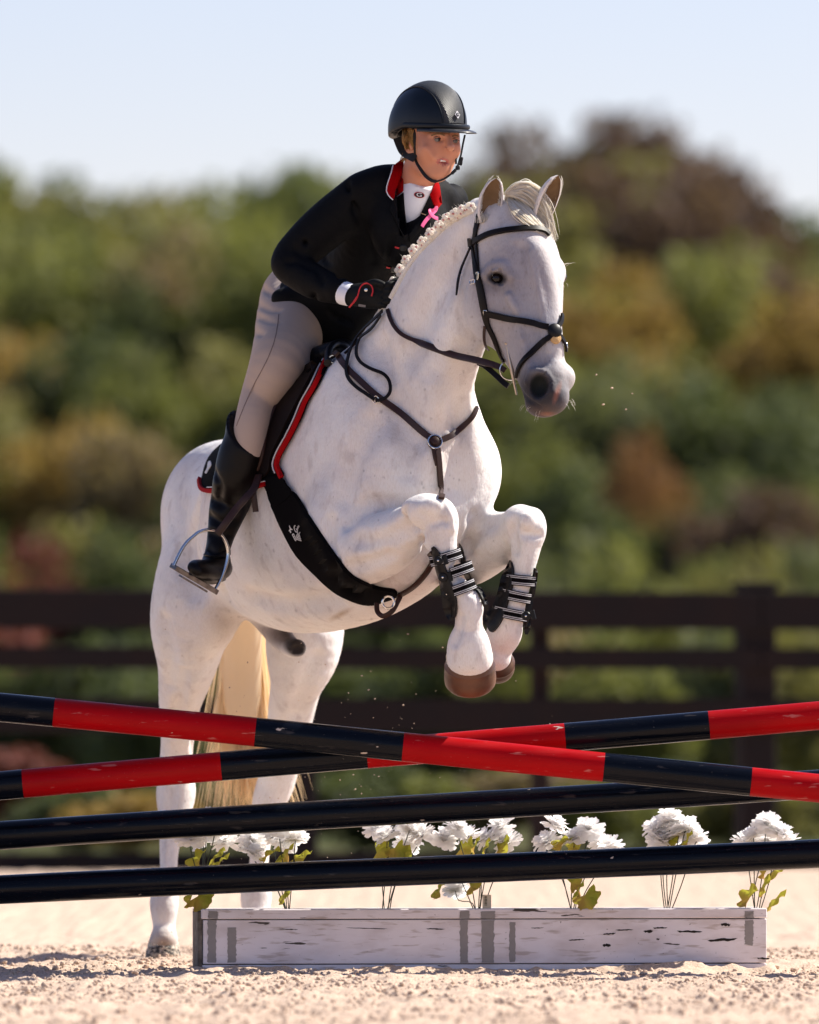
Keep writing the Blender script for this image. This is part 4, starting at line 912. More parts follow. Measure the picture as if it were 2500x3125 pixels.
# ---- ears
def ear(base, tip, bend, w, op, dep=.8):
    base = np.array(base); tip = np.array(tip); ax = unit(tip - base); O = unit(np.array(op) - ax * np.dot(op, ax)); S = np.cross(ax, O); Ln = np.linalg.norm(tip - base)
    V = []; F = []; n = 14; m = 13; tt = np.linspace(0, 1, n); prof = np.interp(tt, (0, .15, .38, .6, .8, .92, 1), (.74, .94, 1.02, .99, .78, .54, .10)) * w
    for side in (0, 1):
        for i, t in enumerate(tt):
            c = base + ax * Ln * t + np.array(bend) * math.sin(t * math.pi * .5) ** 2 * 0 + np.array(bend) * t * t; r = max(prof[i] - side * .006, .0008)
            for k_ in range(m):
                th = math.radians(-108 + 216 * k_ / (m - 1)); V.append(c + S * r * math.sin(th) - O * (r * dep * (math.cos(th)) * (1 - .25 * t)) + O * (.004 * side))
    N = n * m
    for i in range(n - 1):
        for k_ in range(m - 1):
            a = i * m + k_; F.append((a, a + 1, a + m + 1, a + m)); F.append((N + a, N + a + m, N + a + m + 1, N + a + 1))
        F.append((i * m, (i + 1) * m, N + (i + 1) * m, N + i * m)); e = m - 1; F.append((i * m + e, N + i * m + e, N + (i + 1) * m + e, (i + 1) * m + e))
    o = mk('ear', V, F, [M_coat, M_earin], horse); nf = len(F)
    mi = [0] * nf; q = 0
    for i in range(n - 1):
        for k_ in range(m - 1): mi[q + 1] = 1; q += 2
        q += 2
    o.data.polygons.foreach_set('material_index', mi)
    a_ = o.data.color_attributes.new('coat', 'FLOAT_COLOR', 'POINT'); a_.data.foreach_set('color', np.tile((.72,.70,.68,1), (len(V), 1)).ravel().astype(np.float32)); return o
HY_ = lambda x, y: float(hit(HB, x, y)[0][1])
M_earin = mat('brown_ear_lining', (.17, .105, .055), rough=.9, spec=.1, bump=(300, .4), vary=(22, (.28, .18, .10), .7))
ear(P(1491, 678, HY_(1494, 676) + .022), P(1496, 541, HY_(1494, 676) + .012), (.018, 0, -.003), .037, (.12, -1, .05))
ear(P(1648, 672, HY_(1640, 690) + .05), P(1690, 535, HY_(1640, 690) + .03), (.012, 0, 0), .037, (.62, -.78, .0))
# woolly hair in the ears and at their roots
eh = []
for bx, tx, Yb, ops in ((1491, 1496, HY_(1494, 676) + .022, (.12, -1, .05)), (1648, 1690, HY_(1640, 690) + .05, (.62, -.78, 0))):
    b0 = P(bx, 676, Yb); t0 = P(tx, 538, Yb); ax = unit(t0 - b0); O = unit(np.array(ops)); S = np.cross(ax, O)
    for i in range(260):
        t = rg.random() ** .8 * .92; sgn = 1 if rg.random() < .5 else -1; w = float(np.interp(t, (0, .15, .4, .65, .85, 1), (.74, .94, 1.02, .96, .7, .1))) * .036
        p = b0 + (t0 - b0) * t + np.array((.018 * t * t, 0, 0)) + S * sgn * w * .93 + O * .006; eh.append(spl([p, p - S * sgn * .005 + ax * .006 + O * .003, p - S * sgn * rg.uniform(.006, .013) + ax * .015], 2))
    for i in range(160):
        p = b0 + S * rg.normal(0, .016) + O * rg.uniform(-.004, .012) - ax * .006; eh.append(spl([p, p + ax * .010 + O * .003, p + ax * rg.uniform(.016, .034) + S * rg.normal(0, .005)], 2))
strands('ear_hair', eh, [.0007] * len(eh), M_mane, horse, kind='stuff')
# ---- eyes
M_eye = mat('dark_eyeball', (.010, .006, .005), rough=.12, spec=.30)
def ball(name, c, r, m, parent, sc=(1, 1, 1), seg=16, **k):
    mb = MB(); mb.lathe(np.asarray(c) - (0, 0, r * sc[2]), (0, 0, 1), [(max(r * math.sin(a), 1e-4), r * sc[2] * (1 - math.cos(a))) for a in np.linspace(0.01, math.pi - .01, seg // 2 + 1)], seg)
    return mb.build(name, m, parent, True, **k)
e0 = HS.hit(1516, 849); ball('eye', e0 + np.array((.002, .008, -.001)), .0205, M_eye, horse)
ball('eye', P(1712, 846, -.385), .018, M_eye, horse)
lash = [spl([e0 + np.array((dx, -.006, .012)), e0 + np.array((dx * 1.25, -.02, .016 - .004 * i)), e0 + np.array((dx * 1.5 + .004, -.03, .010 - .006 * i))], 3) for i, dx in ((q % 3, (q - 6) * .0028) for q in range(12))]
lash = [spl([e0 + np.array((dx, -.010, .013)), e0 + np.array((dx * 1.2 + .002, -.022, .009)), e0 + np.array((dx * 1.3 + .004, -.028, .002))], 3) for dx in (-.012,)]
strands('eyelash', lash, [.0003] * 1, M_mane, horse, kind='stuff')
wh = []
for i in range(36):
    x, y, dx, dy = [(1715, 812, 30, -14), (1712, 868, 12, 14), (1640, 1262, -10, 22), (1602, 1236, -16, 16), (1575, 1165, -18, 8), (1735, 1225, 14, 18)][i % 6]
    x += rg.normal(0, 7); y += rg.normal(0, 7); h = hit(HB, x, y); p = h[0] if h else P(x, y, -.55 if y > 900 else -.42)
    q = np.array((dx / 1000, -.01, -dy / 1000)) * rg.uniform(.4, 1.1); wh.append(spl([p, p + q * .5 + (0, 0, .002), p + q + (0, 0, -.004)], 3))
strands('whisker', wh, [.00035] * 36, M_mane, horse, kind='stuff')
# ---- hooves
M_hoof = mat('brown_horn_hoof', (.050, .021, .012), rough=.42, spec=.3, vary=(10, (.16, .070, .038), .8), bump=(60, .3))
M_hoofd = mat('dusty_black_hoof', (.03, .026, .024), rough=.7, vary=(90, (.5, .42, .33), .8, .06), bump=(80, .6))
def hoof(c, ax, r0, r1, h, m, sq=.95):
    mb = MB(); mb.lathe((0, 0, 0), (0, 0, 1), [(r0 * .6, -.012), (r0 * .93, -.010), (r0 * .97, 0), (r0 * 1.01, .006), (r0 * .4 + r1 * .6, h * .3), (r0 * .15 + r1 * .85, h * .33), (r0 * .2 + r1 * .8, h * .5), (r1 * .985, h * .53), (r1, h * .74), (r1 * .965, h * .90), (r1 * .86, h), (r1 * .7, h), (r1 * .4, h - .012)], 28)
    A = unit(ax); Z = Vector((0, 0, 1)).rotation_difference(Vector(A)).to_matrix(); V = []
    for v in mb.v: q = Z @ Vector((v[0], v[1] * sq, v[2])); V.append(np.array(q) + c)
    mb.v = [tuple(v) for v in V]; return mb.build('hoof', m, horse, True)
hoof(P(1433, 2000, -.400), (.030, .58, -.82), .068, .079, .112, M_hoof)
hoof(P(1520, 2012, -.150), (-.06, .95, -.45), .046, .055, .075, M_hoof)
hoof(P(499, 2884, 1.34), (-.03, -.22, -1), .047, .057, .056, M_hoofd)
hoof(P(782, 2868, 1.48), (-.03, -.22, -1), .048, .058, .062, M_hoofd)
fr = []
for (cc_, ax_, r_, n_) in ((P(1433, 2000, -.400), (.030, .58, -.82), .067, 420), (P(499, 2884, 1.34), (-.03, -.22, -1), .046, 160)):
    A = unit(ax_); u_ = unit(np.cross(A, (0, 1, 0))); w_ = np.cross(A, u_)
    for i in range(n_):
        a = rg.random() * 6.283; d = u_ * math.cos(a) + w_ * math.sin(a) * .95; p = cc_ + d * r_ * .98 - A * rg.uniform(.004, .016); fr.append(spl([p, p + A * .014 + d * .004, p + A * rg.uniform(.020, .036) + d * .0045], 2))
strands('coronet_hair', fr, [.0011] * len(fr), M_mane, horse, kind='stuff')
# ---- plaited mane
M_yarn = mat('pink_plait_yarn', (.55, .22, .22), rough=.9)
def braid_mesh():
    mb = MB()
    for i in range(6):
        a = i * math.pi / 3; c = np.array((math.cos(a) * .0095, -.004, math.sin(a) * .0095))
        mb.lathe(c - (0, 0, .007), (0, 0, 1), [(.0002, 0), (.005, .0015), (.0072, .007), (.005, .0125), (.0002, .014)], 8)
    mb.lathe((0, -.012, -.006), (0, 0, 1), [(.0002, 0), (.0055, .002), (.0072, .006), (.0055, .010), (.0002, .012)], 8)
    nb_ = len(mb.f)
    for a in (.4, 2.4, 4.4): mb.tube([np.array((math.cos(a) * .011, -.009, math.sin(a) * .011)) * t + np.array((0, -.006, 0)) * (1 - t) for t in (0, .5, 1)], .0028, 6, mi=1)
    return mb
BPTS = [(1437,634),(1413,643),(1390,655),(1366,668),(1341,690),(1316,714),(1291,738),(1266,765),(1242,796),(1224,826),(1204,862),(1184,900)]
bm0 = None; wisps = []
for i, (x, y) in enumerate(BPTS):
    h = HB.find_nearest(Vector(P(x - 4, y - 4, -.36 + (y - 634) * .0017)))
    c = np.array(h[0]) + np.array((-.004, -.004, .008)); nrm = np.array(h[1])
    c = P(x, y, c[1] - .01)
    if bm0 is None: bm0 = braid_mesh().build('braid', [M_mane, M_yarn], horse, True); o = bm0; proto = bm0.data
    else: o = bpy.data.objects.new('braid', proto); COL.objects.link(o); o.parent = horse; o.matrix_parent_inverse = Matrix.Translation(-Vector(horse.location))
    o.location = c; o.rotation_euler = (rg.normal(0, .3), rg.random() * 6, rg.normal(0, .3)); o.scale = (rg.uniform(1.1, 1.35),) * 3
    for j in range(9):
        d = np.array((-.5 + rg.normal(0, .7), rg.normal(0, .3), .6 + rg.normal(0, .6))) * rg.uniform(.008, .020); wisps.append(spl([c, c + d * .6, c + d + (0, 0, .002)], 3))
base = np.array([P(x + 9, y + 9, 0) for x, y in BPTS])
mb = MB(); pp, nn = drape(HB, [(x + 12, y + 11) for x, y in BPTS], .004, 3); mb.tube(pp, .0075, 8); mb.build('mane_roll', M_mane, horse, True)
strands('mane_wisps', wisps, [.0003] * len(wisps), M_mane, horse, kind='stuff')
# ================================================================ tack
M_lea = mat('dark_brown_bridle_leather', (.006, .004, .0035), rough=.46, spec=.16, bump=(180, .3, .0008)); M_leb = mat('brown_leather', (.030, .010, .006), rough=.42, spec=.3, bump=(120, .4, .001), vary=(14, (.022, .010, .008), .7))
M_bk = mat('black_tack_leather', (.003, .003, .004), rough=.42, spec=.25, bump=(160, .3, .001)); M_met = mat('polished_steel', (.62, .61, .60), rough=.16, metal=1.0); M_brass = mat('bit_metal', (.42, .36, .31), rough=.28, metal=1.0)
M_trim = mat('red_pad_binding', (.30, .002, .004), rough=.8, spec=.08); M_whp = mat('white_piping', (.75, .74, .76), rough=.5); M_pad = mat('black_quilted_cotton', (.0025, .0025, .003), rough=.95, spec=.05, bump=(90, .6, .002))
M_neo = mat('black_neoprene', (.0035, .003, .0035), rough=.9, spec=.05, bump=(200, .2, .0006)); M_fleece = mat('tan_sheepskin', (.52, .33, .15), rough=1, bump=(200, 1.0, .003)); M_logo = mat('white_print', (.62, .60, .58), rough=.7)
def strap(name, pts, width, parent, m, thick=.0042, off=.0030, bvh=HB, n=5, **k):
    pp, nn = drape(bvh, pts, off + thick / 2, n); w = width if np.isscalar(width) else np.interp(np.linspace(0, 1, len(pp)), np.linspace(0, 1, len(width)), width)
    mb = MB(); ribbon(mb, pp, nn, w, thick); return mb.build(name, m, parent, True, **k)
def free(name, pts, width, parent, m, thick=.0045, nrm=(0, -1, 0), n=5, rnd=False, **k):
    pp = spl([P(*q) for q in pts], n); mb = MB()
    if rnd: mb.tube(pp, width / 2, 8, caps=True)
    else: ribbon(mb, pp, [np.array(nrm)] * len(pp), width, thick)
    return mb.build(name, m, parent, True, **k)
def buckle(px, py, w, h, ang, parent, lift=.010, name='buckle', m=None):
    hh = hit(HB, px, py); c = hh[0] + hh[1] * lift; nn = unit(hh[1]); a = math.radians(ang); t = unit(np.array((math.cos(a), 0, -math.sin(a))) - nn * np.dot((math.cos(a), 0, -math.sin(a)), nn)); s_ = np.cross(nn, t)
    q = [c + t * w / 2 * x + s_ * h / 2 * y for x, y in ((-1, -.7), (-.7, -1), (.7, -1), (1, -.7), (1, .7), (.7, 1), (-.7, 1), (-1, .7), (-1, -.7))]; mb = MB(); mb.tube(q, .0016, 6); mb.tube([c - t * w / 2, c + t * w / 2], .0012, 5); return mb.build(name, m or M_met, parent, True)
HY = lambda x, y, o=0.0: float((hit(HB, x, y) or (np.array((0, 0, 0)),))[0][1]) - o
# ---- bridle
br = empty('bridle', P(1600, 900, -.5), label='dark leather snaffle bridle with crossed noseband on the white horse head', cat='bridle')
strap('headpiece', [(1466,655),(1458,690),(1449,740)], .020, br, M_lea)
strap('browband', [(1447,742),(1470,727),(1500,714),(1540,706),(1573,702),(1610,699),(1640,701),(1660,708),(1672,720)], .017, br, M_lea, .007, .004)
strap('browband_loop', [(1444,728),(1446,752)], .030, br, M_lea, .008, .005)
strap('cheekpiece', [(1448,748),(1452,789),(1459,834),(1469,878),(1478,927),(1485,964),(1492,992),(1510,1027),(1524,1062),(1538,1092),(1545,1104)], [.012,.013,.022,.024,.024,.022,.016,.015,.015,.016,.016], br, M_lea, .006, .004)
strap('cheekpiece', [(1458,745),(1460,790),(1463,835)], .010, br, M_lea)
strap('throatlash', [(1448,756),(1436,786),(1420,822),(1408,862),(1400,901)], [.010,.010,.010,.009,.004], br, M_lea, .0035, .012)
strap('noseband', [(1484,956),(1510,961),(1535,967),(1570,975),(1610,983),(1645,991),(1672,1000)], .018, br, M_lea, .009, .004)
strap('flash_strap', [(1683,1024),(1665,1040),(1647,1055),(1628,1074),(1610,1093),(1596,1112),(1587,1130),(1583,1150)], [.015,.016,.017,.017,.016,.015,.013,.012], br, M_lea, .007, .004)
strap('noseband', [(1700,1000),(1708,982),(1710,960)], .014, br, M_lea, .006, .004, label='far side half of the noseband')
strap('flash_strap', [(1704,1024),(1714,1040),(1722,1060),(1727,1074)], .013, br, M_lea, .006, .004, label='far side half of the flash strap')
strap('keeper_strap', [(1486,992),(1484,1024),(1489,1048),(1496,1060)], .009, br, M_leb, .003, .010)
hh = hit(HB, 1690, 1012); nn = unit(hh[1]); mb = MB(); mb.lathe(hh[0] + nn * .003, nn, [(.019, 0), (.023, .004), (.022, .010), (.016, .014), (.004, .0155)], 18); mb.build('nose_disc', M_bk, br, True)
hh = hit(HB, 1694, 1034); mb = MB(); mb.lathe(hh[0] + hh[1] * .001, hh[1], [(.013, 0), (.018, .003), (.017, .008), (.010, .012), (.002, .0125)], 14); mb.build('sheepskin_pad', M_fleece, br, True)
buckle(1466, 842, .022, .018, 100, br); buckle(1449, 862, .012, .022, 80, br); buckle(1487, 955, .018, .012, 90, br); buckle(1721, 1056, .015, .015, 60, br)
yb = HY(1560, 1120, .012)
mb = MB(); mb.tube([P(1548,1054,yb), P(1553,1085,yb-.003), P(1562,1128,yb-.004), P(1570,1172,yb-.003), P(1577,1205,yb)], [.0036,.0040,.0060,.0038,.0028], 10); mb.lathe(P(1547,1052,yb), (0,-.3,1), [(.004,0),(.0075,.002),(.0075,.006),(.003,.009)], 10); mb.build('bit_cheek', M_brass, br, True)
cr_ = [P(1562 + 30 * math.cos(a) - 6, 1130 + 30 * math.sin(a), yb + .004) for a in np.linspace(.3, 3.9, 16)]; mb = MB(); mb.tube(cr_, .0022, 7); mb.build('bit_ring', M_met, br, True)
mb = MB(); mb.tube([P(1563,1130,yb), P(1580,1136,yb+.02), P(1600,1140,yb+.05)], .0055, 8); mb.build('mouthpiece', M_met, br, True)
# reins: a rein from each side of the bit to the hands
y0 = HY(1510, 1105, .020) if hit(HB, 1510, 1105) else yb
strap_pts = [(1540,1130),(1517,1117),(1490,1109)]
rein = [(1541,1130,yb-.004),(1517,1117,yb+.02),(1480,1106,-.44),(1440,1096,-.40),(1383,1083,-.30),(1308,1056,-.20),(1268,1040,-.155),(1229,1022,-.115),(1206,1000,-.085),(1191,972,-.06),(1183,945,-.04)]
for i, q in enumerate(rein):
    h = hit(HB, q[0], q[1])
    if h is not None and 3 <= i: rein[i] = (q[0], q[1], min(h[0][1] - .012, q[2] + .3) if i > 5 else min(h[0][1] - .014, q[2]))
pp = spl([P(*q) for q in rein], 6); w = np.interp(np.linspace(0, 1, len(pp)), (0, .12, .2, .55, .62, 1), (.017, .019, .021, .020, .012, .012)); mb = MB(); ribbon(mb, pp, [np.array((-.15, -.95, .2))] * len(pp), w, .006); mb.build('rein', M_leb, br, True, label='near rein running from the bit to the gloved hand')
free('rein_buckle_end', [(1462,1108,-.37),(1483,1119,-.42),(1510,1142,-.46),(1540,1170,-.485),(1552,1178,-.49)], .017, br, M_lea, .006, label='far rein end hanging behind the jaw')
for off, w_ in ((0, .011), (1, .010)):
    pts = [[(1180,952),(1146,986),(1112,1020),(1086,1057),(1071,1095),(1065,1129),(1071,1159),(1093,1185),(1120,1204),(1148,1222)], [(1174,966),(1146,1008),(1110,1036),(1095,1076),(1104,1108),(1138,1133),(1172,1148),(1191,1170),(1192,1197),(1172,1219),(1150,1226)]][off]
    strap('rein_loop', pts, w_, br, M_lea, .004, .012, label='slack loop of rein over the shoulder' if off else 'slack braided rein beside the withers')
# ---- breastplate
bp_ = empty('breastplate', P(1327, 1351, -.2), label='brown leather hunting breastplate with a steel ring on the horse chest', cat='breastplate')
strap('shoulder_strap', [(1037,1089),(1063,1127),(1101,1163),(1138,1197),(1176,1229),(1233,1268),(1278,1306),(1315,1338)], .019, bp_, M_leb, .007, .003)
strap('shoulder_strap', [(1342,1345),(1383,1326),(1413,1303),(1438,1274),(1450,1244)], [.018,.018,.017,.015,.012], bp_, M_leb, .007, .003, label='far shoulder strap')
strap('chest_strap', [(1332,1368),(1336,1408),(1339,1449),(1342,1490),(1347,1526)], .019, bp_, M_leb, .006, .004)
strap('chest_strap', [(1322,1362),(1328,1395),(1334,1420)], .016, bp_, M_leb, .005, .002)
mb = MB(); hh = hit(HB, 1326, 1352); nn = unit(hh[1]); u_ = unit(np.cross(nn, (0, 0, 1))); w_ = np.cross(u_, nn); c = hh[0] + nn * .013
mb.tube([c + (u_ * math.cos(a) + w_ * math.sin(a)) * .021 for a in np.linspace(0, 2 * math.pi, 22)], .0028, 7); mb.build('ring', M_met, bp_, True)
mb = MB(); mb.lathe(hh[0] + nn * .002, nn, [(.020, 0), (.023, .003), (.021, .006), (.005, .007)], 18); mb.build('ring_guard', M_leb, bp_, True)
mb = MB(); mb.lathe(hh[0] + nn * .012 + (0, 0, .002), nn, [(.011, 0), (.013, .004), (.006, .007)], 12); mb.build('strap_knot', M_leb, bp_, True)
buckle(1150, 1222, .020, .018, 45, bp_)
strap('girth_strap', [(1325,1686),(1315,1715),(1298,1745),(1272,1775),(1250,1793),(1228,1806),(1211,1816)], .018, bp_, M_leb, .005, .006)
free('strap_loop', [(1228,1806,-.06),(1212,1840,-.08),(1196,1866,-.09),(1170,1880,-.09),(1152,1866,-.08),(1150,1840,-.07)], .015, bp_, M_leb, .004, (.2, -.9, -.2))
# ---- saddle pad, saddle, girth
sp_ = empty('saddle_pad', P(860, 1400, .2), label='black saddle pad bound in red and white under the saddle', cat='saddle pad')
PADP = [(1006,1104),(977,1177),(945,1229),(926,1276),(894,1339),(867,1386),(856,1418),(870,1452),(823,1477),(780,1487),(700,1497),(646,1501),(626,1490),(630,1450),(645,1405),(678,1368),(730,1330),(800,1275),(880,1208),(950,1138)]
patch(HB, PADP, .004, .010, 16, 4, 'pad', M_pad, sp_, .004)
strap('binding', [(1008,1106),(978,1177),(946,1229),(927,1276),(895,1339),(868,1386),(857,1420),(866,1444),(874,1458)], .013, sp_, M_trim, .010, .012)
strap('piping', [(998,1106),(969,1175),(937,1229),(918,1275),(887,1337),(860,1384),(848,1420),(856,1446)], .0022, sp_, M_whp, .003, .0195)
strap('binding', [(826,1478),(780,1488),(700,1497),(648,1502),(628,1492),(624,1468)], .013, sp_, M_trim, .010, .012, label='lower rear edge binding')
strap('piping', [(826,1470),(780,1480),(700,1489),(652,1492)], .0022, sp_, M_whp, .003, .0195)
patch(HB, [(650,1420),(657,1416),(660,1428),(652,1440),(646,1452),(641,1450),(648,1436)], .017, .002, 6, 2, 'embroidered_emblem', M_logo, sp_)
M_flap = mat('dark_saddle_leather', (.007, .0035, .003), rough=.6, spec=.12, bump=(120, .3, .001))
sd_ = empty('saddle', P(940, 1200, .3), label='dark brown close-contact jumping saddle under the rider', cat='saddle')
patch(HB, [(996,1104),(962,1165),(930,1225),(895,1290),(868,1348),(846,1395),(838,1440),(812,1462),(775,1455),(750,1400),(765,1330),(805,1275),(860,1210),(930,1145)], .018, .007, 16, 4, 'flap', M_flap, sd_, .003)
strap('flap_edge', [(900,1195),(872,1235),(850,1290),(834,1345),(826,1395),(812,1440)], .010, sd_, M_leb, .006, .028)
ss = Sdf(); ss.sweep([(1048,1068,.27,.045,.035),(1015,1085,.31,.075,.04),(960,1120,.40,.10,.045),(900,1165,.52,.11,.045),(850,1195,.62,.10,.04)], L_, k=.02)
v, q = ss.mesh(.016, 1); mk_np('seat', v, q, M_bk, sd_)
mb = MB(); mb.tube(spl([P(1000,1108,.05), P(1004,1070,.17), P(1024,1050,.22), P(1052,1056,.24), P(1062,1078,.25)], 5), .012, 10); mb.build('pommel', M_bk, sd_, True)
mb = MB(); cy_ = HY(1020, 1100, .02); mb.tube([P(1020 + 16 * math.cos(a), 1096 + 12 * math.sin(a), cy_) for a in np.linspace(0, 2 * math.pi, 16)], .0025, 6); mb.build('dee_ring', M_met, sd_, True)
strap('dee_strap', [(1000,1092),(1020,1080),(1042,1094)], .017, sd_, M_leb, .007, .014); strap('dee_strap', [(1045,1070),(1062,1040),(1078,1020)], .012, sd_, M_lea, .005, .004)
gi_ = empty('girth', P(950, 1650, .1), label='black padded girth round the white belly with white printed logo', cat='girth')
patch(HB, [(815,1462),(829,1500),(843,1542),(872,1536),(905,1505),(888,1480),(868,1455)], .014, .006, 12, 2, 'girth_strap', M_neo, gi_)
patch(HB, [(840,1535),(847,1562),(874,1622),(914,1692),(973,1752),(1010,1786),(1052,1815),(1100,1833),(1141,1836),(1175,1826),(1211,1812),(1205,1796),(1160,1788),(1110,1770),(1066,1740),(1012,1668),(953,1580),(908,1508),(880,1500)], .003, .013, 14, 3, 'padded_sleeve', M_neo, gi_, .003)
mb = MB(); mb.tube([P(1185 + 18 * math.cos(a), 1838 + 19 * math.sin(a), -.10) for a in np.linspace(0, 2 * math.pi, 20)], .0035, 8); mb.build('dee_ring', M_met, gi_, True)
def text_mesh(s_, size, name, m, parent, c, R, sx=1.0, shear=0.0, depth=.0006, sub=False):
    cu = bpy.data.curves.new('t', 'FONT'); cu.body = s_; cu.size = size; cu.align_x = 'CENTER'; cu.align_y = 'CENTER'; cu.extrude = depth; cu.shear = shear; cu.resolution_u = 3
    to = bpy.data.objects.new('t', cu); COL.objects.link(to); dg = bpy.context.evaluated_depsgraph_get(); me = bpy.data.meshes.new_from_object(to.evaluated_get(dg)); bpy.data.objects.remove(to)
    V = np.array([v.co[:] for v in me.vertices]); V[:, 0] *= sx; V = V @ np.array(R).T + c; F = [tuple(p.vertices) for p in me.polygons]; return mk(name, V, F, m, parent, False)
def frame_on(bvh, px, py, ang, off):
    h = hit(bvh, px, py); n_ = unit(h[1]); a = math.radians(ang); t = np.array((math.cos(a), 0, -math.sin(a))); t = unit(t - n_ * np.dot(t, n_)); up = np.cross(n_, t); return h[0] + n_ * off, np.stack([t, up, n_], 1)
c, R = frame_on(HB, 916, 1622, -38, .0245); text_mesh('P', .030, 'logo_print', M_logo, gi_, c - R[:, 0] * .012 - R[:, 1] * .008, R, .8, .3); text_mesh('C', .030, 'logo_print', M_logo, gi_, c + R[:, 0] * .014 + R[:, 1] * .000, R, .8, .3)
text_mesh("rofessional's", .0085, 'logo_print', M_logo, gi_, c - R[:, 0] * -.001 - R[:, 1] * .013, R, .7, .3); text_mesh('hoice', .012, 'logo_print', M_logo, gi_, c + R[:, 0] * .027 - R[:, 1] * .003, R, .8, .3)
mb = MB()
for i, n_ in enumerate((4, 3, 2, 1)):
    for j in range(n_): mb.box(c + R[:, 0] * ((j - n_ / 2 + .5) * .006 + .004) - R[:, 1] * (.022 + i * .0045), (.0035, .0035, .001), Matrix(R.tolist()))
mb.box(c - R[:, 1] * .0185 + R[:, 0] * .004, (.040, .0018, .001), Matrix(R.tolist())); mb.build('logo_print', M_logo, gi_)
def flatpoly(name, pts, c, R, m, parent, th=.0008):
    n_ = len(pts); V = [c + R[:, 0] * x + R[:, 1] * y + R[:, 2] * z for z in (th, 0) for x, y in pts]; F = [tuple(range(n_)), tuple(range(n_, 2 * n_))[::-1]] + [(i, i + n_, (i + 1) % n_ + n_, (i + 1) % n_) for i in range(n_)]; return mk(name, V, F, m, parent, False)
hs = [(-.010,-.004),(-.007,.001),(-.011,.006),(-.005,.004),(.001,.005),(.004,.011),(.008,.013),(.007,.009),(.005,.004),(.006,-.002),(.009,-.006),(.004,-.004),(.001,0),(-.003,0),(-.005,-.006)]
flatpoly('logo_print', hs, c + R[:, 1] * .016 - R[:, 0] * .002, R, M_logo, gi_)
# ---- stirrup and leather
st_ = empty('stirrup', P(620, 1720, -.1), label='polished steel stirrup iron under the rider boot', cat='stirrup')
YS = HY(775, 1540, .10) - .02; YF = HY(745, 1560) - .20
M_worn = mat('scuffed_steel', (.20, .19, .185), rough=.38, metal=1.0, vary=(60, (.08, .07, .07), .8))
arch = [(530,1727),(545,1695),(559,1670),(573,1652),(590,1637),(604,1626),(622,1619),(640,1617),(656,1620),(672,1630),(684,1644),(693,1664),(697,1688),(694,1710),(688,1731),(679,1755),(668,1780),(655,1803)]
ap = spl([P(x, y, YF + (x - 610) * .0006) for x, y in arch], 4); mb = MB(); mb.tube(ap, .0055, 10); mb.build('iron', M_met, st_, True)
mb = MB(); a_, b_2 = P(531, 1730, YF - .045), P(655, 1803, YF + .03); ax_ = unit(b_2 - a_); zz = unit(np.cross(ax_, (0, 1, 0))); 
if zz[2] < 0: zz = -zz
yy = np.cross(zz, ax_); Rm = Matrix(np.stack([ax_, yy, zz], 1).tolist()); Lb = np.linalg.norm(b_2 - a_)
mb.box((a_ + b_2) / 2, (Lb + .008, .045, .016), Rm, bev=.002); mb.build('tread_frame', M_worn, st_)
mb = MB()
for i in range(9): mb.box(a_ + ax_ * Lb * (.14 + .09 * i) + zz * .006, (.006, .036, .004), Rm)
mb.build('rubber_tread', M_bk, st_); mb = MB(); mb.box((a_ + b_2) / 2 + ax_ * .005 - zz * .014, (Lb * .62, .03, .006), Rm, bev=.001); mb.build('iron_foot', M_worn, st_)
free('stirrup_leather', [(664,1630,YF-.004),(690,1595,YF-.015),(722,1552,YS-.03),(752,1518,YS-.03),(776,1490,YS-.01),(790,1450,YS+.03)], .022, st_, M_leb, .006, (-.2, -.95, .1))
free('stirrup_leather_end', [(772,1490,YS-.01),(776,1520,YS-.012),(781,1562,YS-.01)], .018, st_, M_leb, .005)
# ---- tendon boots on the forelegs
def loop_on(center, axis, width, thick, off, parent, m, name, bvh=HB, a0=0, a1=360, n=28, **k):
    A = unit(axis); u = unit(np.cross(A, (0, 1, 0))); w = np.cross(A, u); pts = []; nr = []
    for i in range(n + 1):
        a = math.radians(a0 + (a1 - a0) * i / n); d = u * math.cos(a) + w * math.sin(a); r = bvh.ray_cast(Vector(center), Vector(d), .12)
        rr = r[3] if r[0] is not None else .04
        pts.append(np.asarray(center) + d * (rr + off)); nr.append(d)
    mb = MB(); ribbon(mb, pts, nr, width, thick); return mb.build(name, m, parent, True, **k)
M_strp = mat('pale_grey_stripe', (.42, .42, .44), rough=.9, spec=.1)
def loop_pts(center, axis, off, n=32):
    A = unit(axis); u = unit(np.cross(A, (0, 1, 0))); w = np.cross(A, u); R_l = []; ds = []
    for i in range(n):
        a = 2 * math.pi * i / n; d = u * math.cos(a) + w * math.sin(a); r = HB.ray_cast(Vector(center), Vector(d), .09); R_l.append(min(r[3], .060) if r[0] is not None else .045); ds.append(d)
    R_l = np.array(R_l); R_s = sum(np.roll(R_l, k_) for k_ in range(-3, 4)) / 7; R_s = np.maximum(R_s, R_l * .98)
    pts = [np.asarray(center) + d * (r + off) for d, r in zip(ds, R_s)]; return pts + [pts[0]], ds + [ds[0]]
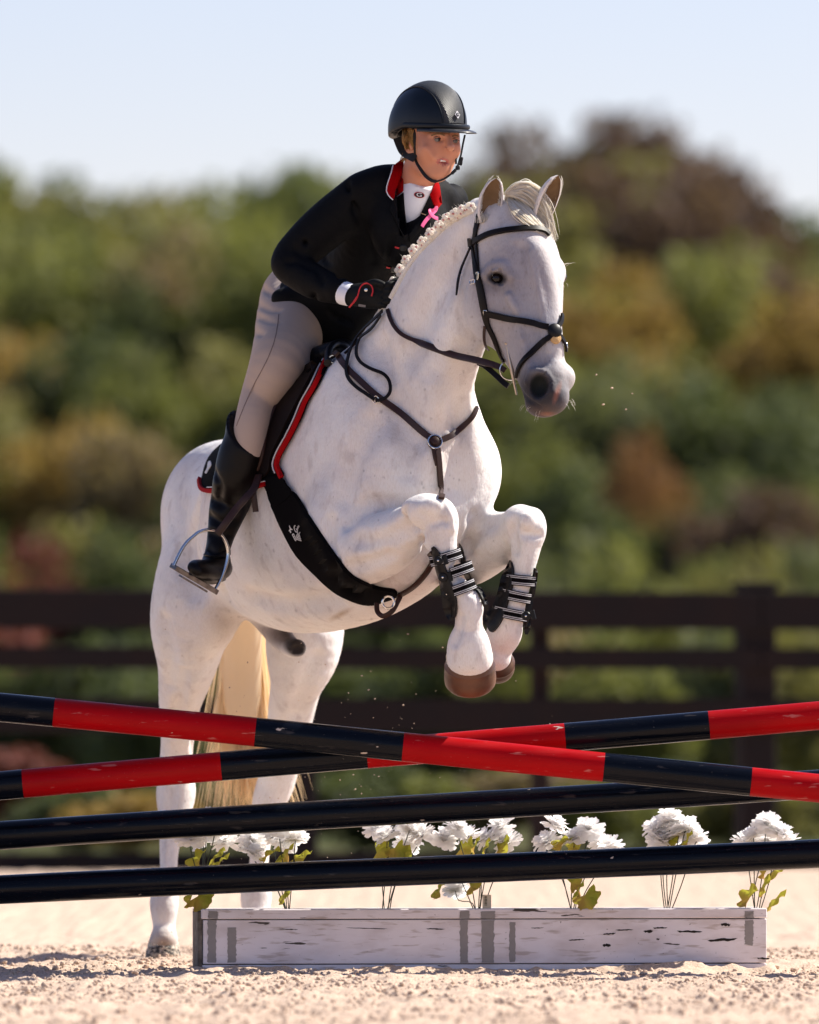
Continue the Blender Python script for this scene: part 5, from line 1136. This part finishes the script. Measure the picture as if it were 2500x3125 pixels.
def tendon_boot(label, bands, shellL, shellR, clips, flip):
    t = empty('tendon_boot', P(bands[0][0], bands[0][1], -.44), label=label, cat='tendon boot', group='tendon boots on the front legs')
    patch(HB, shellL, .004, .009, 9, 3, 'shell', M_bk, t, .003); patch(HB, shellR, .004, .007, 7, 3, 'shell', M_bk, t, .001)
    for (x, y, Y, tx) in bands:
        c = P(x, y, Y); A = np.array((tx, .05, -1)); pts, nr = loop_pts(c, A, .0105)
        mb = MB(); ribbon(mb, pts, nr, .033, .0034); mb.build('strap', M_neo, t, True)
        for o in (-.0125, -.0075, .0075, .0125): mb = MB(); ribbon(mb, [p + unit(A) * o + d * .0021 for p, d in zip(pts, nr)], nr, .0026, .0008); mb.build('stripe', M_strp, t)
    for (x, y) in clips:
        h = hit(HB, x, y); c = P(x, y, (h[0][1] if h else -.44) - .024); mb = MB(); mb.lathe(c, (0, -1, 0), [(.013, 0), (.0145, .003), (.012, .006), (.002, .007)], 12); mb.build('clip', M_bk, t, True)
        mb = MB(); mb.lathe(c + (-.001, -.006, 0), (0, -1, 0), [(.0035, 0), (.003, .003), (.0005, .004)], 8); mb.build('stud', M_met, t, True)
        mb = MB(); mb.box(c + (.021, .002, .003), (.014, .006, .030), Matrix.Rotation(-.25, 3, 'Y'), bev=.002); mb.build('clip_plate', M_bk, t)
    return t
tendon_boot('open-front black tendon boot with striped straps on the nearer foreleg', [(1372,1697,-.445,.30),(1388,1744,-.443,.34),(1411,1793,-.438,.36)],
  [(1323,1668),(1338,1676),(1352,1700),(1368,1745),(1386,1790),(1398,1830),(1398,1870),(1388,1893),(1374,1880),(1362,1845),(1356,1805),(1346,1765),(1334,1720)],
  [(1398,1655),(1408,1672),(1425,1715),(1442,1765),(1462,1800),(1478,1835),(1481,1862),(1474,1858),(1456,1815),(1434,1785),(1415,1735),(1402,1690)], [(1338,1711),(1352,1762),(1365,1813)], 1)
tendon_boot('open-front black tendon boot with striped straps on the farther foreleg', [(1590,1770,-.215,-.10),(1574,1818,-.21,-.20),(1560,1872,-.205,-.20)],
  [(1555,1706),(1566,1716),(1573,1745),(1570,1785),(1558,1830),(1546,1870),(1530,1905),(1508,1930),(1496,1915),(1490,1890),(1508,1862),(1522,1835),(1534,1795),(1544,1750)],
  [(1626,1732),(1632,1745),(1626,1790),(1616,1840),(1609,1880),(1608,1915),(1599,1936),(1594,1905),(1600,1860),(1612,1810),(1620,1765)], [(1606,1880)], 0)
# ================================================================ the rider
M_skin = mat('ruddy_skin', (.52, .225, .130), rough=.48, spec=.35, sss=.15, vary=(9, (.55, .20, .12), .25)); M_lip = mat('pink_lips', (.46, .13, .095), rough=.38); M_tooth = mat('teeth', (.75, .72, .66), rough=.25)  # ruddy skin tone with faint random blotches
M_coatj = mat('black_wool_jacket', (.0028, .0028, .0034), rough=.72, spec=.12, bump=(26, .7, .006)); M_bre = mat('beige_breeches', (.42, .325, .27), rough=.85, spec=.15, bump=(18, .35, .006), sheen=.1)
M_boot = mat('black_riding_boot_leather', (.005, .0035, .003), rough=.38, spec=.15, bump=(14, .35, .005)); M_shirt = mat('white_show_shirt', (.74, .74, .78), rough=.8, bump=(30, .25, .004)); M_redc = mat('red_collar_cloth', (.30, .0015, .003), rough=.9, spec=.05, bump=(300, .3, .001))
M_glv = mat('black_glove', (.004, .005, .006), rough=.7, spec=.2, bump=(90, .5, .002)); M_gred = mat('red_glove_trim', (.50, .01, .015), rough=.6); M_hel = mat('satin_black_helmet_shell', (.003, .006, .011), rough=.40, spec=.3); M_helc = mat('woven_carbon_panel', (.030, .033, .036), rough=.5, spec=.5)
M_pink = mat('pink_ribbon_satin', (.80, .12, .30), rough=.4); M_blond = hair_mat('blond_hair', (.36, .19, .06), .2); M_web = mat('black_webbing', (.006, .006, .007), rough=.8)
nt = M_helc.node_tree; L = nt.links.new; tc = nt.nodes.new('ShaderNodeTexCoord'); wv = nt.nodes.new('ShaderNodeTexWave'); wv.bands_direction = 'DIAGONAL'; wv.inputs['Scale'].default_value = 85; wv.inputs['Distortion'].default_value = .4; L(tc.outputs['Object'], wv.inputs['Vector'])
bp2 = nt.nodes.new('ShaderNodeBump'); bp2.inputs['Strength'].default_value = .9; bp2.inputs['Distance'].default_value = .002; L(wv.outputs['Fac'], bp2.inputs['Height']); L(bp2.outputs['Normal'], nt.nodes['Principled BSDF'].inputs['Normal'])
rider = empty('person', P(930, 1100, .5) * (1, 1, 0) + np.array((0, 0, 1.8)), label='rider in black coat with red collar leaning forward over the white horse', cat='person')
Hf = unit((.60, -.78, -.10)); Hl = unit((.78, .60, 0)); Hu = np.cross(Hf, Hl); Hu = -Hu if Hu[2] < 0 else Hu
# -- one continuous body: head, neck, trunk, arms, legs
bs = Sdf()
bs.ell(P(1312,392,.085), (.075,.095,.10), (Hl, Hf, Hu), k=.02)
bs.ell(P(1338,440,.030), (.063,.066,.075), (Hl, Hf, Hu), k=.04)
bs.ell(P(1334,492,.024), (.046,.054,.050), (Hl, Hf, Hu), k=.03)
bs.ell(P(1346,524,.000), (.024,.026,.022), (Hl, Hf, Hu), k=.025)
bs.sweep([(1279,505,.07,.016,.02),(1300,528,.04,.014,.02),(1335,536,.005,.013,.016)], Hf, k=.03)
bs.ell(P(1312,455,-.005), (.030,.026,.030), (Hl, Hf, Hu), k=.03); bs.ell(P(1384,456,.0), (.018,.020,.024), (Hl, Hf, Hu), k=.025)
bs.sweep([(1300,470,.11,.055,.06),(1285,520,.12,.054,.058),(1275,575,.14,.058,.058),(1262,620,.18,.05,.05)], Hl, k=.03)
bs.sweep([(1240,620,.21,.145,.065),(1215,700,.25,.14,.08),(1125,825,.38,.11,.09),(1010,925,.55,.11,.09),(950,955,.64,.11,.085)], L_, k=.04)
def arm(st): bs.sweep(st, XV, k=.03)
arm([(1110,605,.14,.045,.045),(1040,655,.14,.042,.042),(965,720,.145,.040,.040),(912,780,.14,.036,.036),(915,818,.10,.034,.034),(970,862,.055,.032,.032),(1030,885,-.002,.028,.028),(1075,900,-.04,.024,.024)])
arm([(1350,625,.36,.035,.04),(1355,720,.32,.034,.036),(1318,800,.22,.032,.034),(1252,862,.09,.028,.028),(1215,885,.0,.022,.022)])
YK = HY(815, 1340) - .040; YA = HY(745, 1560) - .045
bs.sweep([(900,975,.52,.085,.08),(872,1050,.36,.078,.078),(846,1120,.24,.066,.07),(796,1210,YK+.06,.047,.060),(772,1290,YK+.01,.042,.05),(761,1350,YK,.040,.046),(740,1420,YK+.02,.040,.044),(702,1540,YA,.034,.038),(668,1680,YA-.02,.026,.03),(640,1738,YA-.09,.026,.022),(612,1740,YA-.16,.026,.015)], XV, k=.03)
NL = P(1010, 1010, .62); bs.sweep([(985,985,.68,.08,.08),(1055,1030,.56,.065,.065),(1120,1120,.47,.052,.055),(1180,1300,.40,.045,.05),(1150,1500,.62,.04,.04),(1130,1640,.66,.03,.03)], XV, k=.03)
for q in range(2): pass
nsp = [P(1366,412,-.034), P(1371,434,-.048), P(1376,450,-.064)]
bs.sweep([(*nsp[0], .008, .012), (*nsp[1], .0095, .014), (*nsp[2], .0115, .012)], Hl, k=.014, pix=False)
bs.ell(P(1366,456,-.042), (.007,.009,.006), (Hl, Hf, Hu), k=.006); bs.ell(P(1383,457,-.038), (.006,.008,.006), (Hl, Hf, Hu), k=.006)
def bh(x, y): return bs.hit(x, y, -.4, .6)
eL, eR = bh(1338, 425), bh(1391, 430)
for e in (eL, eR): bs.ell(e + Hf * .004, (.0140, .009, .0062), (Hl, Hf, Hu), k=.008, op='s')
br_ = [bh(1318,412), bh(1338,409), bh(1358,414)]; bs.sweep([(*(p + Hf * -.002), .005, .005) for p in br_], XV, k=.012, pix=False)
mo = bh(1354, 494); bs.ell(mo + Hf * .002, (.0195, .012, .0066), (Hl, Hf, unit(Hu + .25 * Hl)), k=.003, op='s')
for dz, rr_, dx in ((.0085, .0038, 0), (-.0095, .0048, .002)):
    bs.sweep([(*(mo + Hl * (a * .0205) + Hu * (dz * (1 - .55 * a * a)) + Hf * (-.001 - .004 * a * a)), rr_ * (1 - .45 * abs(a)), rr_) for a in (-1, -.5, 0, .5, 1)], Hu, k=.004, pix=False)
bs.sweep([(*(bh(1300,452)), .003, .003), (*(bh(1322,478)), .002, .002)], XV, k=.02, pix=False)
BVs, BQs = bs.mesh(.013, 1); BVs, BFs = bs.refine(BVs, BQs, P(1235,560,-.2), P(1430,370,.25), .003)
bme = bpy.data.meshes.new('body'); bme.from_pydata(BVs.tolist(), [], BFs); bme.update(); bo = link_mesh('body', bme, [M_skin, M_lip], rider)
fc_ = np.array([np.mean(BVs[f], 0) for f in BFs]); rel = fc_ - mo; lx = rel @ Hl; lz = rel @ Hu; lipm = (np.abs(lx) < .0185) & (np.abs(lz) < .0108 * (1 - .55 * (lx / .0185) ** 2)) & (rel @ Hf > -.014) & (rel @ Hf < .03)
bme.polygons.foreach_set('material_index', lipm.astype(np.int32)); BB = BVHTree.FromPolygons([tuple(v) for v in BVs.tolist()], BFs)
mb = MB(); mb.tube([mo + Hl * a - Hf * .0040 + Hu * .0035 for a in (-.010, 0, .011)], .0030, 8); mb.build('teeth', M_tooth, rider, True)
M_white = mat('eye_white', (.13, .11, .10), rough=.35); M_iris = mat('grey_blue_iris', (.022, .022, .02), rough=.1)
for e in (eL, eR):
    ball('eyeball', e - Hf * .0085, .0108, M_white, rider); g_ = unit(Hf * .9 + Hl * .35); mb = MB(); mb.lathe(e - Hf * .0085 + g_ * .0082, g_, [(.0066, 0), (.0050, .0024), (.0005, .0031)], 12); mb.build('iris', M_iris, rider, True)
    mb = MB(); mb.tube(spl([e + Hl * a * .0145 + Hu * (.0062 - .0045 * a * a) + Hf * (.0015 - .003 * a * a) for a in (-1, -.4, .2, 1)], 4), .0022, 6); mb.build('eyelid', M_skin, rider, True)
    mb = MB(); mb.tube(spl([e + Hl * a * .0145 + Hu * (.0046 - .0040 * a * a) + Hf * (.0034 - .003 * a * a) for a in (-1, -.4, .2, 1)], 4), .0009, 5); mb.build('eyelash', M_web, rider, True)
M_brow = mat('light_brown_eyebrow', (.20, .11, .05), rough=.9)
for pts in ([(1316,414),(1330,409),(1345,409),(1358,414)], [(1380,416),(1390,413),(1400,417)]): pp, nn = drape(BB, pts, .0008, 4); mb = MB(); ribbon(mb, pp, nn, .0045, .0008); mb.build('eyebrow', M_brow, rider)
# -- clothes
def cloth(name, sdf, h, m, sub=1, keep=None, **k):
    v, q = sdf.mesh(h, sub)
    if keep is not None: q = q[keep(v[q].mean(1))]
    return mk_np(name, v, q, m, rider, **k), v, q
js = Sdf()
js.sweep([(1242,590,.205,.192,.085),(1225,640,.22,.185,.10),(1190,720,.28,.165,.12),(1120,820,.38,.145,.13),(1040,900,.50,.155,.14),(980,950,.58,.165,.14),(955,975,.62,.15,.12)], L_, k=.05)
js.ell(P(1250,700,.13), (.13,.075,.13), (L_, F_, UPV), k=.05)
js.sweep([(1098,592,.13,.058,.075),(1040,650,.135,.072,.072),(965,715,.14,.070,.070),(900,780,.14,.062,.064),(887,812,.12,.050,.058)], unit((.6,0,.8)), k=.03)
js.sweep([(885,808,.13,.048,.058),(910,830,.10,.054,.056),(970,865,.05,.052,.052),(1030,885,-.005,.043,.045)], (0, 0, 1), k=.02)
js.sweep([(1375,615,.36,.055,.065),(1360,720,.32,.055,.06),(1320,800,.22,.05,.05),(1255,860,.09,.045,.045)], XV, k=.03)
# skirts of the coat
js.sweep([(905,905,.50,.085,.05),(930,940,.48,.085,.055),(990,975,.46,.075,.05),(1050,990,.42,.07,.045),(1095,975,.36,.06,.045),(1130,930,.30,.06,.045)], (0, 0, 1), k=.04)
js.ell(P(884,918,.43), (.058,.035,.040), (unit((1,0,-.25)), (0,1,0), unit((.25,0,1))), k=.03)
for a in ([(905,760),(960,815),(985,860)], [(930,740),(990,790),(1040,850)], [(1080,640),(1120,720),(1140,800)], [(1060,560),(1085,640)], [(960,900),(1010,950),(1070,985)], [(1200,730),(1180,800),(1150,860)], [(880,800),(915,800),(950,820)]):
    pts = [js.hit(x, y, -.4, .9) for x, y in a]; js.sweep([(*p, .006, .006) for p in pts], XV, k=.018, op='s', pix=False)
js.plane(P(1262,500,.13), unit((.35, -.35, .9)), k=.006, lo=P(1180,700,-.2), hi=P(1420,430,.5)) if False else None
# open at the neck and down the front
nk = Sdf()
js.sweep([(1292,480,.05,.070,.085),(1284,560,.06,.061,.09),(1268,640,.04,.042,.09),(1250,705,.02,.012,.09)], Hl, k=.006, op='s')
o_, JV, JQ = cloth('jacket', js, .013, M_coatj); JB = bvh_of(JV, JQ)
sh = Sdf(); sh.sweep([(1284,548,.125,.050,.066),(1276,585,.13,.058,.072),(1256,630,.16,.074,.085),(1236,700,.20,.070,.10),(1230,760,.24,.06,.10)], Hl, k=.03)
sh.plane(P(1285,575,.06), unit((.22, -.50, .84)), k=.004)
o_, SV, SQ = cloth('shirt', sh, .011, M_shirt); SB = bvh_of(SV, SQ)
pp = []
TB = BVHTree.FromPolygons([tuple(v) for v in np.concatenate([JV, SV]).tolist()], [tuple(q) for q in JQ.tolist()] + [tuple(q + len(JV)) for q in SQ])
# collar leaves and lapels laid on the coat
patch(TB, [(1231,487),(1200,511),(1189,545),(1177,588),(1199,612),(1216,598),(1233,584),(1231,545)], .004, .005, 8, 1, 'collar', M_redc, rider)
patch(TB, [(1328,552),(1336,568),(1342,622),(1326,641),(1318,620),(1309,594),(1320,572)], .004, .005, 8, 1, 'collar', M_redc, rider, label='far half of the red collar')
for pts in ([(1198,512),(1188,545),(1176,588),(1199,613)],): pp, nn = drape(TB, pts, .008, 3); mb = MB(); mb.tube(pp, .0018, 6); mb.build('collar_piping', M_whp, rider, True)
patch(TB, [(1233,588),(1199,616),(1190,640),(1215,690),(1240,742),(1246,716),(1238,650)], .003, .004, 10, 1, 'lapel', M_coatj, rider)
patch(TB, [(1310,596),(1319,624),(1330,650),(1318,672),(1285,700),(1250,738),(1248,716),(1280,660)], .003, .004, 10, 1, 'lapel', M_coatj, rider)
pp, nn = drape(TB, [(1318,632),(1324,629),(1322,642),(1305,662),(1292,676),(1282,692)], .012, 4); mb = MB(); ribbon(mb, pp, nn, .012, .0012)
pp, nn = drape(TB, [(1316,634),(1306,640),(1303,652),(1312,664),(1326,670)], .015, 4); ribbon(mb, pp, nn, .011, .0012); mb.build('pink_ribbon', M_pink, rider, True)
mb = MB(); mb.tube([P(1286,651,.0), P(1300,656,-.005)], .0010, 5); mb.build('ribbon_pin', M_brass, rider)
for x, y in ((1229, 757), (1201, 817)):
    h = hit(TB, x, y); mb = MB(); mb.lathe(h[0] + h[1] * .001, h[1], [(.011, 0), (.012, .002), (.009, .004), (.002, .003)], 14); mb.build('coat_button', M_bk, rider, True)
    pp, nn = drape(TB, [(x - 22, y - 3), (x - 10, y)], .002, 2); mb = MB(); ribbon(mb, pp, nn, .005, .002); mb.build('red_buttonhole', M_gred, rider)
# G badge on the shirt collar
h = hit(SB, 1280, 595)
if h:
    n_ = unit(h[1]); t_ = unit(np.array((1, 0, -.14)) - n_ * np.dot((1, 0, -.14), n_)); R = np.stack([t_, np.cross(n_, t_), n_], 1); c = h[0]
    flatpoly('collar_badge', [(.0155 * math.cos(a), .0085 * math.sin(a)) for a in np.linspace(0, 2 * math.pi, 24, endpoint=False)], c + n_ * .0015, R, mat('badge_black', (.02, .01, .012), rough=.7), rider)
    ro = [(.0165, .0095), (.0150, .0080)]; V = [c + R[:, 0] * (a_[0] * math.cos(t)) + R[:, 1] * (a_[1] * math.sin(t)) + n_ * .0026 for a_ in ro for t in np.linspace(0, 2 * math.pi, 24, endpoint=False)]
    mk('badge_rim', V, [(i, (i + 1) % 24, (i + 1) % 24 + 24, i + 24) for i in range(24)], M_gred, rider, False); text_mesh('G', .017, 'badge_letter', M_whp, rider, c + n_ * .0028, R, 1.5)
# cuff, gloves
mb = MB(); mb.tube([P(1038,889,-.004), P(1052,895,-.018), P(1076,903,-.036)], [.038, .040, .037], 20, caps=False, flat=.92); mb.build('shirt_cuff', M_shirt, rider, True)
gs = Sdf()
gs.sweep([(1068,902,-.03,.031,.033),(1095,900,-.048,.036,.03),(1125,902,-.06,.040,.026),(1150,905,-.07,.036,.024)], (0, 0, 1), k=.02)
for i in range(4):
    z = 878 + i * 17; gs.sweep([(1148,z,-.075,.0105,.0105),(1172,z+2,-.085,.0098,.0098),(1186,z+6,-.068,.0092,.0092),(1180,z+8,-.045,.0085,.0085),(1160,z+7,-.035,.0080,.0080)], (0, 0, 1), k=.004)
gs.sweep([(1118,872,-.07,.013,.013),(1145,862,-.088,.0115,.0115),(1168,868,-.095,.010,.010)], (0, 0, 1), k=.010)
cloth('glove', gs, .008, M_glv, label='near hand glove closed on the reins')
gs = Sdf(); gs.sweep([(1245,868,.03,.032,.032),(1215,880,-.03,.034,.03),(1196,890,-.06,.032,.028)], (0, 0, 1), k=.02)
for i in range(4):
    z = 866 + i * 17; gs.sweep([(1200,z,-.085,.0105,.0105),(1186,z+2,-.095,.0098,.0098),(1172,z+5,-.085,.009,.009),(1170,z+6,-.06,.0085,.0085)], (0, 0, 1), k=.004)
cloth('glove', gs, .009, M_glv, label='far hand glove closed on the reins')
GBV, GBQ = gs.mesh(.012, 0)
arc = [(1078,926),(1088,912),(1094,896),(1098,880),(1108,868),(1122,865),(1134,872),(1138,888),(1134,904)]; mb = MB(); mb.tube(spl([P(x, y, -.094 - .006 * math.sin(i)) for i, (x, y) in enumerate(arc)], 4), .0024, 6); mb.tube([P(1066,938,-.078), P(1078,924,-.09), P(1090,905,-.092)], .0030, 6); mb.build('glove_trim', M_gred, rider, True)
mb = MB(); mb.lathe(P(1117,885,-.092), (0,-1,0), [(.0055,0),(.005,.003),(.001,.004)], 12); mb.build('glove_stud', M_met, rider, True); mb = MB(); mb.box(P(1105,933,-.092), (.022,.003,.007), Matrix.Rotation(.15, 3, 'Y')); mb.build('glove_logo', mat('grey_glove_print', (.16,.14,.13)), rider)
# breeches
bz = Sdf()
bz.sweep([(920,925,.62,.13,.12),(895,975,.52,.115,.11),(872,1050,.37,.100,.10),(844,1120,.25,.085,.092),(796,1210,YK+.06,.062,.078),(770,1290,YK+.01,.054,.064),(761,1350,YK,.052,.058),(754,1400,YK+.01,.050,.055)], XV, k=.03)
bz.sweep([(945,925,.70,.13,.12),(1000,985,.66,.11,.10),(1055,1030,.56,.085,.085),(1120,1120,.47,.07,.07),(1180,1260,.44,.055,.06)], XV, k=.04)
bz.ell(P(884,905,.66), (.062,.09,.09), k=.05)
for a in ([(778,925),(820,945),(850,948)], [(768,960),(815,978),(845,985)], [(765,1010),(800,1022)], [(800,880),(830,900)]):
    pts = [bz.hit(x, y, -.4, 1.2) for x, y in a]; bz.sweep([(*p, .0035, .0035) for p in pts], XV, k=.02, op='s', pix=False)
o_, ZV, ZQ = cloth('breeches', bz, .013, M_bre); ZB = bvh_of(ZV, ZQ)
pp, nn = drape(ZB, [(851,960),(845,1010),(832,1060),(808,1115),(775,1175),(750,1230),(732,1275),(722,1300)], .0004, 5); mb = MB(); mb.tube(pp, .0016, 5); mb.build('side_seam', mat('seam', (.20,.15,.13), rough=.9), rider)
# boot
bt = Sdf()
bt.sweep([(752,1270,YK+.01,.060,.066),(748,1340,YK+.01,.064,.068),(736,1400,YK+.015,.073,.070),(717,1465,YK+.02,.067,.064),(708,1515,YA,.064,.060),(694,1560,YA,.057,.055),(677,1623,YA-.01,.044,.048),(666,1672,YA-.02,.038,.046),(658,1715,YA-.04,.040,.046)], XV, k=.03)
bt.sweep([(678,1735,YA+.02,.032,.034),(662,1738,YA-.04,.038,.040),(640,1742,YA-.11,.042,.032),(612,1738,YA-.18,.040,.026),(598,1738,YA-.21,.030,.020)], unit((.85,0,-.5)), k=.03)
bt.plane(P(760,1375,YK-.05), unit((.42, -.62, .66)), k=.004, lo=(-9, -9, P(0,1460,0)[2]), hi=(9, 9, 9))
for a in ([(640,1575),(680,1596),(722,1584)], [(645,1628),(672,1640),(698,1632)], [(648,1525),(676,1538)], [(640,1680),(665,1692),(688,1686)], [(655,1440),(672,1480),(668,1520)]):
    pts = [bt.hit(x, y, -.6, .6) for x, y in a]; bt.sweep([(*p, .005, .005) for p in pts], XV, k=.022, op='s', pix=False)
o_, TV, TQ = cloth('riding_boot', bt, .012, M_boot); TBV = bvh_of(TV, TQ)
mb = MB(); so = [(585,1750),(600,1762),(625,1775),(652,1778),(680,1768)]; mb.tube(spl([P(x, y, YA - .20 + .05 * i) for i, (x, y) in enumerate(so)], 4), .012, 8, flat=.5, up=(0,0,1)); mb.build('boot_sole', M_bk, rider, True)
pp, nn = drape(TBV, [(628,1690),(650,1700),(680,1694),(700,1685)], .002, 4); mb = MB(); ribbon(mb, pp, nn, .016, .004); mb.build('spur_strap', M_bk, rider, True)
# -- helmet
HC = P(1312, 382, .085); hel = Sdf(); hel.ell(HC, (.103, .130, .135), (Hl, Hf, Hu), k=.0); hel.ell(HC - Hf * .055 - Hu * .02, (.092, .080, .115), (Hl, Hf, Hu), k=.04)
hel.ell(HC - Hu * .012, (.088, .115, .115), (Hl, Hf, Hu), k=.004, op='s')
hel.plane(HC - Hu * .012, unit(-Hu * .97 + Hf * .0 - .0 * Hl), k=.003)
HVv, HQq = None, None
hel.it[-1] = ((lambda X, c=HC: -((X - c) @ Hu) - .012 + .32 * np.maximum(0, -((X - c) @ Hf) - .0) * -1 + .0), np.array((-9.,)*3), np.array((9.,)*3), .003, 'i')
helmet = rider
v, q = hel.mesh(.010, 1); ho = mk_np('helmet', v, q, M_hel, rider); HEB = bvh_of(v, q)
def hp(la, fa_, out=0.0):
    """point on the shell: la sideways angle, fa_ angle from the front up over the top (degrees)"""
    d = Hl * math.sin(math.radians(la)) * 1.0 + math.cos(math.radians(la)) * (Hf * math.cos(math.radians(fa_)) + Hu * math.sin(math.radians(fa_))); r = HEB.ray_cast(Vector(HC + d * .4), Vector(-d)); return (np.array(r[0]) + np.array(r[1]) * out) if r[0] is not None else HC + d * .13
V = []; F = []; nI, nJ = 30, 10
for i in range(nI):
    fa_ = 6 + 150 * i / (nI - 1); wd = 21 + 8 * math.sin(math.radians(min(fa_, 120)) * 1.0)
    for j in range(nJ): e = (j / (nJ - 1) - .5) * 2; V.append(hp(wd * e * .85, fa_, .0022 * (1 if abs(e) < .99 else -.4)))
for i in range(nI - 1):
    for j in range(nJ - 1): a = i * nJ + j; F.append((a, a + 1, a + nJ + 1, a + nJ))
mk('helmet_panel', V, F, M_helc, ho)
for sg in (-1, 1):
    pts = [hp((21 + 8 * math.sin(math.radians(min(6 + 150 * i / 24, 120)))) * .86 * sg, 6 + 150 * i / 24, .0015) for i in range(25)]; mb = MB(); mb.tube(pts, .0022, 6); mb.build('helmet_seam', M_hel, ho, True)
# peak
V = []; F = []; n = 22
for k2, (ro_, dz_, dr_) in enumerate(((.0, .000, .0), (.030, -.002, .0), (.052, -.006, .0), (.056, -.011, .0), (.050, -.012, .0), (.0, -.007, .0))):
    for i in range(n + 1):
        a = math.radians(-64 + 128 * i / n); base = HC + Hl * math.sin(a) * .1045 + Hf * math.cos(a) * .131 - Hu * .0035; fall = math.cos(a * 1.38) ** .8 if abs(a * 1.38) < 1.56 else 0
        V.append(base + Hf * ro_ * fall * 1.0 + Hl * math.sin(a) * ro_ * .4 * fall + Hu * (dz_ * (1 if ro_ else .6) - .008 * (1 - math.cos(a))) )
for k2 in range(6):
    for i in range(n): a = k2 * (n + 1) + i; b2 = ((k2 + 1) % 6) * (n + 1) + i; F.append((a, a + 1, b2 + 1, b2))
mk('peak', V, F, mat('grey_black_peak', (.02, .021, .024), rough=.34, spec=.5), ho)
pts = [HC + Hl * math.sin(a) * .1075 + Hf * math.cos(a) * .1345 + Hu * (.003 - .006 * (1 - math.cos(a))) for a in np.linspace(-1.5, 1.5, 26)]; mb = MB(); mb.tube(pts, .0058, 8, flat=1.3); mb.build('peak_band', M_hel, ho, True)
c = hp(2, 17, .004); n_ = unit(c - HC); t_ = unit(np.cross((0, 0, 1), n_)); R = np.stack([t_, np.cross(n_, t_), n_], 1); flatpoly('helmet_badge', [(0, .0125), (-.010, 0), (0, -.0125), (.010, 0)], c, R, M_whp, ho)
flatpoly('badge_disc', [(.0062 * math.cos(a), .0062 * math.sin(a)) for a in np.linspace(0, 6.283, 16, endpoint=False)], c + n_ * .001, R, M_hel, ho); text_mesh('*', .016, 'badge_star', M_whp, ho, c + n_ * .0022 - R[:, 1] * .003, R)
# harness
def webb(name, pts, w, thick=.002, nr=(0, -1, .1), **k):
    pp = spl([P(*q_) for q_ in pts], 5); mb = MB(); ribbon(mb, pp, [np.array(nr)] * len(pp), w, thick); return mb.build(name, M_web, ho, True, **k)
def by(x, y, o=.004): h = hit(BB, x, y); return (x, y, (h[0][1] if h else .02) - o)
webb('chin_strap', [(1263,384,.03),by(1266,410),by(1267,440),by(1268,470),by(1270,490),(1283,515,.015),(1300,538,.0),(1318,551,-.015),(1332,554,-.02)], .010)
webb('chin_strap', [(1419,412,.03),(1413,440,.02),(1409,462,.01),(1405,480,.0),(1395,510,-.015),(1380,528,-.02),(1355,546,-.022),(1332,554,-.02)], .006, label='far side chin strap')
webb('ear_strap', [(1212,420,.13),(1226,455,.12),(1240,470,.09),(1256,478,.045),(1268,484,.03)], .026, label='padded strap behind the ear')
mb = MB(); mb.box(P(1407,492,.0), (.011,.008,.026), Matrix.Rotation(.15,3,'Y'), bev=.002); mb.box(P(1397,512,-.012), (.014,.008,.014), bev=.003); mb.box(P(1385,524,-.018), (.010,.005,.018), Matrix.Rotation(.8,3,'Y'), bev=.001); mb.build('strap_buckle', M_web, ho)
mb = MB(); mb.tube([P(1395,462,.0), P(1392,485,-.005), P(1392,500,-.01)], .003, 6); mb.build('strap_end', M_web, ho)
# hair and ear
cv = []
for i in range(150):
    u_ = rg.random(); s0 = (1232 + 28 * u_ + rg.normal(0, 2), 398 + rg.normal(0, 3)); s1 = (1228 + 30 * u_ + rg.normal(0, 2), 425 + rg.normal(0, 3)); s2 = (1238 + 24 * u_ + rg.normal(0, 2), 452 + rg.normal(0, 4))
    dd = .004 + .010 * rg.random(); cv.append(spl([P(*by(*s0, dd)), P(*by(*s1, dd + .003)), P(*by(*s2, dd))], 4))
for i in range(30): s0 = (1240 + rg.normal(0, 5), 470 + rg.normal(0, 3)); cv.append(spl([P(*s0, .10), P(s0[0] - 6, s0[1] + 12, .10), P(s0[0] - 8 + rg.normal(0, 5), s0[1] + 22, .10)], 3))
strands('hair', cv, [.0016] * 150 + [.0008] * 30, M_blond, rider, kind='stuff')
es = Sdf(); es.ell(P(*by(1258,440,.003)), (.010,.006,.020), k=.004); es.ell(P(*by(1258,436,.010)), (.005,.005,.010), k=.003, op='s'); v, q = es.mesh(.004, 0); mk_np('ear', v, q, M_skin, rider)
